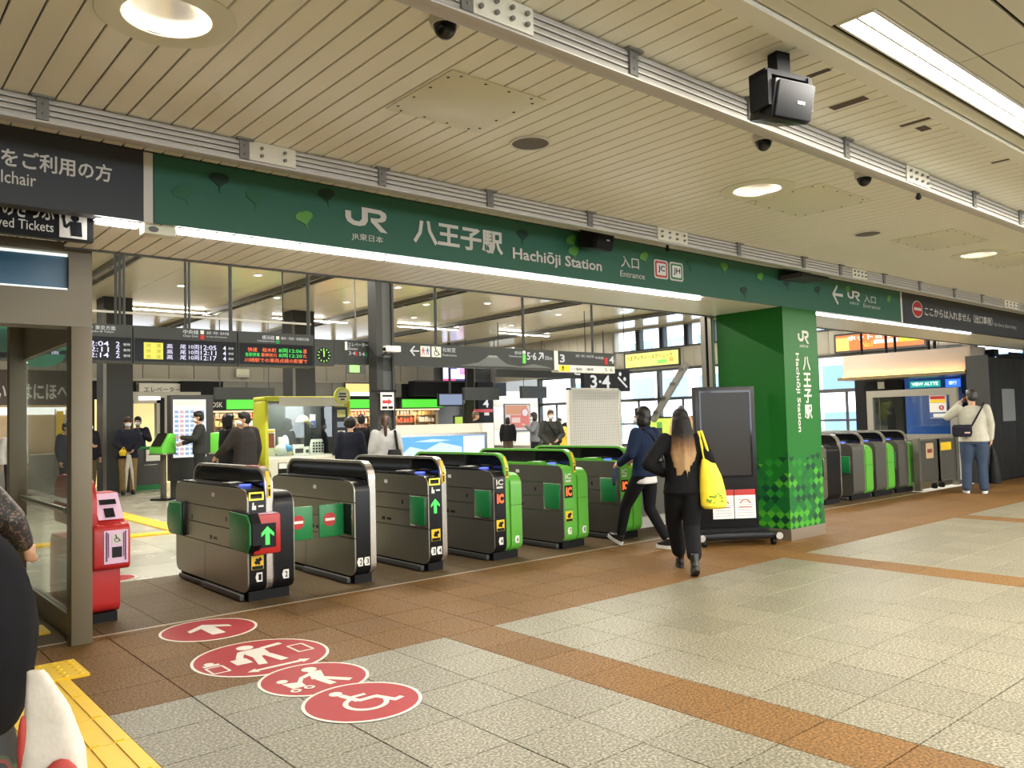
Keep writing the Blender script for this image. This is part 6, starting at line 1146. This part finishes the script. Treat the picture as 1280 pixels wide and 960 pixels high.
person('woman with a long ponytail and grey hoodie behind the third gate', (6.86, 11.2, 0), HEAD(30), 1.60, (.40, .40, .40), (.02, .02, .022), (.7, .7, .7), dict(), hair='pony', haircol=mat('hair_brown', (.055, .025, .015), .4), loose=1.7, collar=CL('hoodgrey', (.5, .5, .49)))
carried('backpack', 'black shoulder straps of a small backpack on the grey hoodie', 'bag', Matrix.Translation((6.86, 11.2, 0)) @ Matrix.Rotation(HEAD(30), 4, 'Z') @ Matrix.Diagonal((.94, .94, .94, 1)), [('strap', MB().path([(.15, .06, 1.44), (.16, -.10, 1.42), (.19, -.15, 1.15), (.20, -.12, .95)], .022), BLACKM, False), ('bag_body', MB().loft([(.14, -.20, .86, .12, .06), (.14, -.21, 1.0, .13, .07), (.14, -.19, 1.12, .10, .05)]), BLACKM, True)])
person('person with bushy dark hair in navy behind the ponytail woman', (6.93, 12.45, 0), HEAD(40), 1.58, (.014, .016, .026), (.02, .02, .022), (.02, .02, .02), dict(), hair='bushy', loose=1.6)
person('person with short dark hair in black beside the white counter end', (8.15, 14.2, 0), HEAD(20), 1.66, (.012, .012, .014), (.02, .02, .022), (.02, .02, .02), dict(), hair='short', loose=1.4)
person('shop visitor in dark clothes between map board and black coat woman', (6.72, 18.6, 0), HEAD(190), 1.58, (.014, .014, .016), (.02, .02, .022), (.02, .02, .02), holding, hair='bob', loose=1.5)
person('man in a dark jacket with white sleeve stripe by the platform 4 post', (14.95, 19.3, 0), HEAD(120), 1.76, (.012, .014, .020), (.02, .02, .022), (.02, .02, .02), dict(re=(.27, 0, 1.12), rh=(.26, .06, .86)), hair='short', haircol=mat('hair_lightbrown', (.12, .07, .04), .5), loose=1.7, mask=False)
person('person with a black backpack standing before the orange poster', (17.4, 20.7, 0), HEAD(40), 1.58, (.014, .014, .016), (.10, .075, .055), (.02, .02, .02), dict(), hair='bob', loose=2.6)
person('person in grey hoodie with an umbrella left of the station window', (15.45, 17.2, 0), HEAD(-60), 1.68, (.14, .15, .17), (.015, .015, .018), (.02, .02, .02), dict(le=(-.25, .12, 1.18), lh=(-.12, .28, 1.32)), hair='bob', loose=1.8)
m9, M9 = person('masked man in a dark olive jumper with a black sling strap', (12.95, 13.85, 0), HEAD(205), 1.69, (.035, .036, .032), (.02, .02, .022), (.02, .02, .02), dict(le=(-.27, .04, 1.12), lh=(-.10, .20, 1.0), re=(.26, .03, 1.12), rh=(.12, .20, .92)), hair='short', haircol=mat('hair_brown2', (.06, .04, .03), .5), loose=2.0)
carried('sling_strap', 'black sling strap across the man in the dark olive jumper', 'bag', M9, [('strap', MB().path([(.14, .03, 1.47), (.08, .145, 1.34), (-.05, .165, 1.15), (-.14, .15, 1.02)], .013), BLACKM, False), ('pouch', MB().ell((-.17, .12, .98), (.06, .05, .07)), BLACKM, True)])
person('person in black jacket half hidden behind the white grid board', (15.4, 15.7, 0), HEAD(40), 1.60, (.014, .014, .016), (.02, .02, .022), (.02, .02, .02), dict(), hair='short', loose=1.5)
person('shorter person in a yellow top behind the man in olive', (14.6, 15.3, 0), HEAD(200), 1.50, (.55, .40, .05), (.02, .02, .022), (.02, .02, .02), dict(), hair='bob', loose=1.5)
person('person in a tan coat at the windows behind the woman in denim', (16.2, 12.6, 0), HEAD(40), 1.72, (.42, .30, .17), (.05, .05, .06), (.02, .02, .02), dict(), hair='short', loose=1.9)
person('person in an orange vest seen through the booth window', (20.6, 9.6, 0), HEAD(250), 1.66, (.75, .25, .03), (.02, .02, .03), (.02, .02, .02), dict(), hair='short', loose=1.4)
person('passer-by in white near the lit shop behind the glass screen', (3.05, 19.6, 0), HEAD(170), 1.62, (.5, .5, .48), (.03, .03, .035), (.02, .02, .02), dict(), hair='short', loose=1.5)
person('person in dark clothes with a yellow sash behind the glass screen', (3.95, 19.2, 0), HEAD(140), 1.66, (.03, .03, .05), (.02, .02, .022), (.02, .02, .02), dict(), hair='short', loose=1.7, collar=CL('sash', (.7, .55, .05)))
# two people cut by the left picture edge
m = bpy.data.materials.new('floral'); m.use_nodes = True; nt = m.node_tree; v = nt.nodes.new('ShaderNodeTexVoronoi'); v.inputs['Scale'].default_value = 34; cr = nt.nodes.new('ShaderNodeValToRGB'); cr.color_ramp.interpolation = 'CONSTANT'
e = cr.color_ramp.elements; e[0].position, e[0].color = 0, (.010, .009, .011, 1); e[1].position, e[1].color = .62, (.13, .09, .055, 1); q = e.new(.78); q.color = (.012, .010, .012, 1); q = e.new(.88); q.color = (.10, .022, .045, 1)
tc = nt.nodes.new('ShaderNodeTexCoord'); nz = nt.nodes.new('ShaderNodeTexNoise'); nz.inputs['Scale'].default_value = 9; ad_ = nt.nodes.new('ShaderNodeVectorMath'); ad_.operation = 'ADD'
nt.links.new(tc.outputs['Object'], nz.inputs['Vector']); nt.links.new(tc.outputs['Object'], ad_.inputs[0]); nt.links.new(nz.outputs['Color'], ad_.inputs[1]); nt.links.new(ad_.outputs[0], v.inputs['Vector']); nt.links.new(v.outputs['Color'], cr.inputs[0]); nt.links.new(cr.outputs[0], nt.nodes['Principled BSDF'].inputs['Base Color']); FLORAL = m
person('person in a dark floral blouse at the left picture edge', (.56, 4.92, 0), HEAD(95), 1.53, (.02, .02, .02), (.012, .012, .013), (.02, .02, .02), dict(re=(.25, .19, 1.14), rh=(.21, .26, 1.0), rn=(-1, 0, 0), le=(-.25, .02, 1.14), lh=(-.24, .10, .90)), hair='short', loose=2.8, top_mat=FLORAL, vox=.013, top_len=.06, haircol=mat('hair_grey2', (.10, .09, .085), .5))
m = bpy.data.materials.new('patterned_skirt'); m.use_nodes = True; nt = m.node_tree; w_ = nt.nodes.new('ShaderNodeTexWave'); w_.bands_direction = 'Z'; w_.inputs['Scale'].default_value = 1.2; w_.inputs['Distortion'].default_value = 5; w_.inputs['Detail'].default_value = 3; w_.inputs['Detail Scale'].default_value = 2.5; cr = nt.nodes.new('ShaderNodeValToRGB'); cr.color_ramp.interpolation = 'CONSTANT'
e = cr.color_ramp.elements; e[0].position, e[0].color = 0, (.012, .013, .014, 1); e[1].position, e[1].color = .45, (.035, .05, .018, 1)
for p, c in ((.6, (.16, .018, .022)), (.72, (.012, .012, .014)), (.85, (.33, .25, .02)), (.93, (.02, .02, .02))): q = e.new(p); q.color = (*c, 1)
tc = nt.nodes.new('ShaderNodeTexCoord'); nt.links.new(tc.outputs['Object'], w_.inputs['Vector']); nt.links.new(w_.outputs['Color'], cr.inputs[0]); nt.links.new(cr.outputs[0], nt.nodes['Principled BSDF'].inputs['Base Color']); SKIRT = m
wl, M8 = person('person in a puffy black coat and patterned skirt cut by the left picture edge', (.12, 3.02, 0), HEAD(15), 1.60, (.008, .008, .010), (.012, .012, .013), (.02, .02, .02), dict(lk=(-.08, .0, .49), rk=(.08, 0, .49), re=(.17, .16, 1.20), rh=(.05, .30, 1.12), le=(-.28, .05, 1.15)), hair='bob', loose=1.0, vox=.015,
    skirt=([(.13, 0, .14, .31, .27), (.13, 0, .35, .295, .255), (.13, 0, .64, .235, .21)], SKIRT))
organic('coat_skirt', MB().loft([(.13, 0, z, .29+d, .26+d) for z, d in ((.54, -.09), (.57, -.055), (.63, -.03), (.69, -.017), (.75, -.010), (.80, -.002), (.85, 0), (.90, -.004), (.95, -.015), (1.0, -.028), (1.05, -.045), (1.10, -.068), (1.16, -.125), (1.2, -.19))]), CL('8_7_9', (.008, .008, .010)), wl, .015, 8)
PAPER = mat('bag_paper', (.62, .57, .50), .7, noise=.16, nscale=11, bump=1.0)
carried('paper_bag', 'crumpled white carrier bag with red print at the bottom left corner', 'bag', Matrix.Translation((.497, 2.575, .055)) @ Matrix.Rotation(-.45, 4, 'Z') @ Matrix.Diagonal((.68, .78, 1, 1)), [('bag_body', MB().loft([(.0, .0, .36, .115, .07), (.005, .0, .40, .125, .075), (.0, .0, .52, .115, .055), (-.02, .0, .63, .085, .035), (-.045, .0, .70, .055, .018), (-.065, .0, .745, .035, .014)], sq=4).caps([(-.09, -.0, .74), (-.03, -.02, .60), (.03, -.03, .46)], [.012, .018, .012]).caps([(-.05, .0, .73), (.05, .01, .62), (.10, .0, .45)], [.010, .014, .010]), PAPER, True),
    ('red_print', MB().ell((.05, -.072, .44), (.075, .022, .075), 14, 8).ell((-.10, -.028, .54), (.022, .018, .09), 12, 8), mat('print_scarlet', (.42, .045, .035), .6), False)])

# ------------------------------------------------------------------ finish: text and organic meshes in one evaluation
for o, voxel, it in REMESH:
    r = o.modifiers.new('remesh', 'REMESH'); r.mode = 'VOXEL'; r.voxel_size = voxel; r.use_smooth_shade = True
    sm_ = o.modifiers.new('smooth', 'SMOOTH'); sm_.factor = .5; sm_.iterations = it
dg = bpy.context.evaluated_depsgraph_get(); dg.update()
for o, voxel, it in REMESH:
    me = bpy.data.meshes.new_from_object(o.evaluated_get(dg)); old = o.data; o.modifiers.clear()
    if len(me.materials) == 0: me.materials.append(old.materials[0])
    o.data = me; me.polygons.foreach_set('use_smooth', [True]*len(me.polygons)); bpy.data.meshes.remove(old)
for o, name, parent, m, P, u, v, w, h, t in TEXTS:
    ev = o.evaluated_get(dg); me = ev.to_mesh(); vs = [x.co.copy() for x in me.vertices]; fs = [tuple(p.vertices) for p in me.polygons]; ev.to_mesh_clear()
    cu = o.data; bpy.data.objects.remove(o); bpy.data.curves.remove(cu)
    if not vs: continue
    x0, x1, y0, y1 = min(q.x for q in vs), max(q.x for q in vs), min(q.y for q in vs), max(q.y for q in vs)
    n = u.cross(v).normalized(); kx, ky = w/(x1-x0), h/(y1-y0)
    mb = MB(); mb.add([P+u*(q.x-x0)*kx+v*(q.y-y0)*ky+n*t*.5 for q in vs], fs)
    build(name, mb, m, parent, smooth=False)
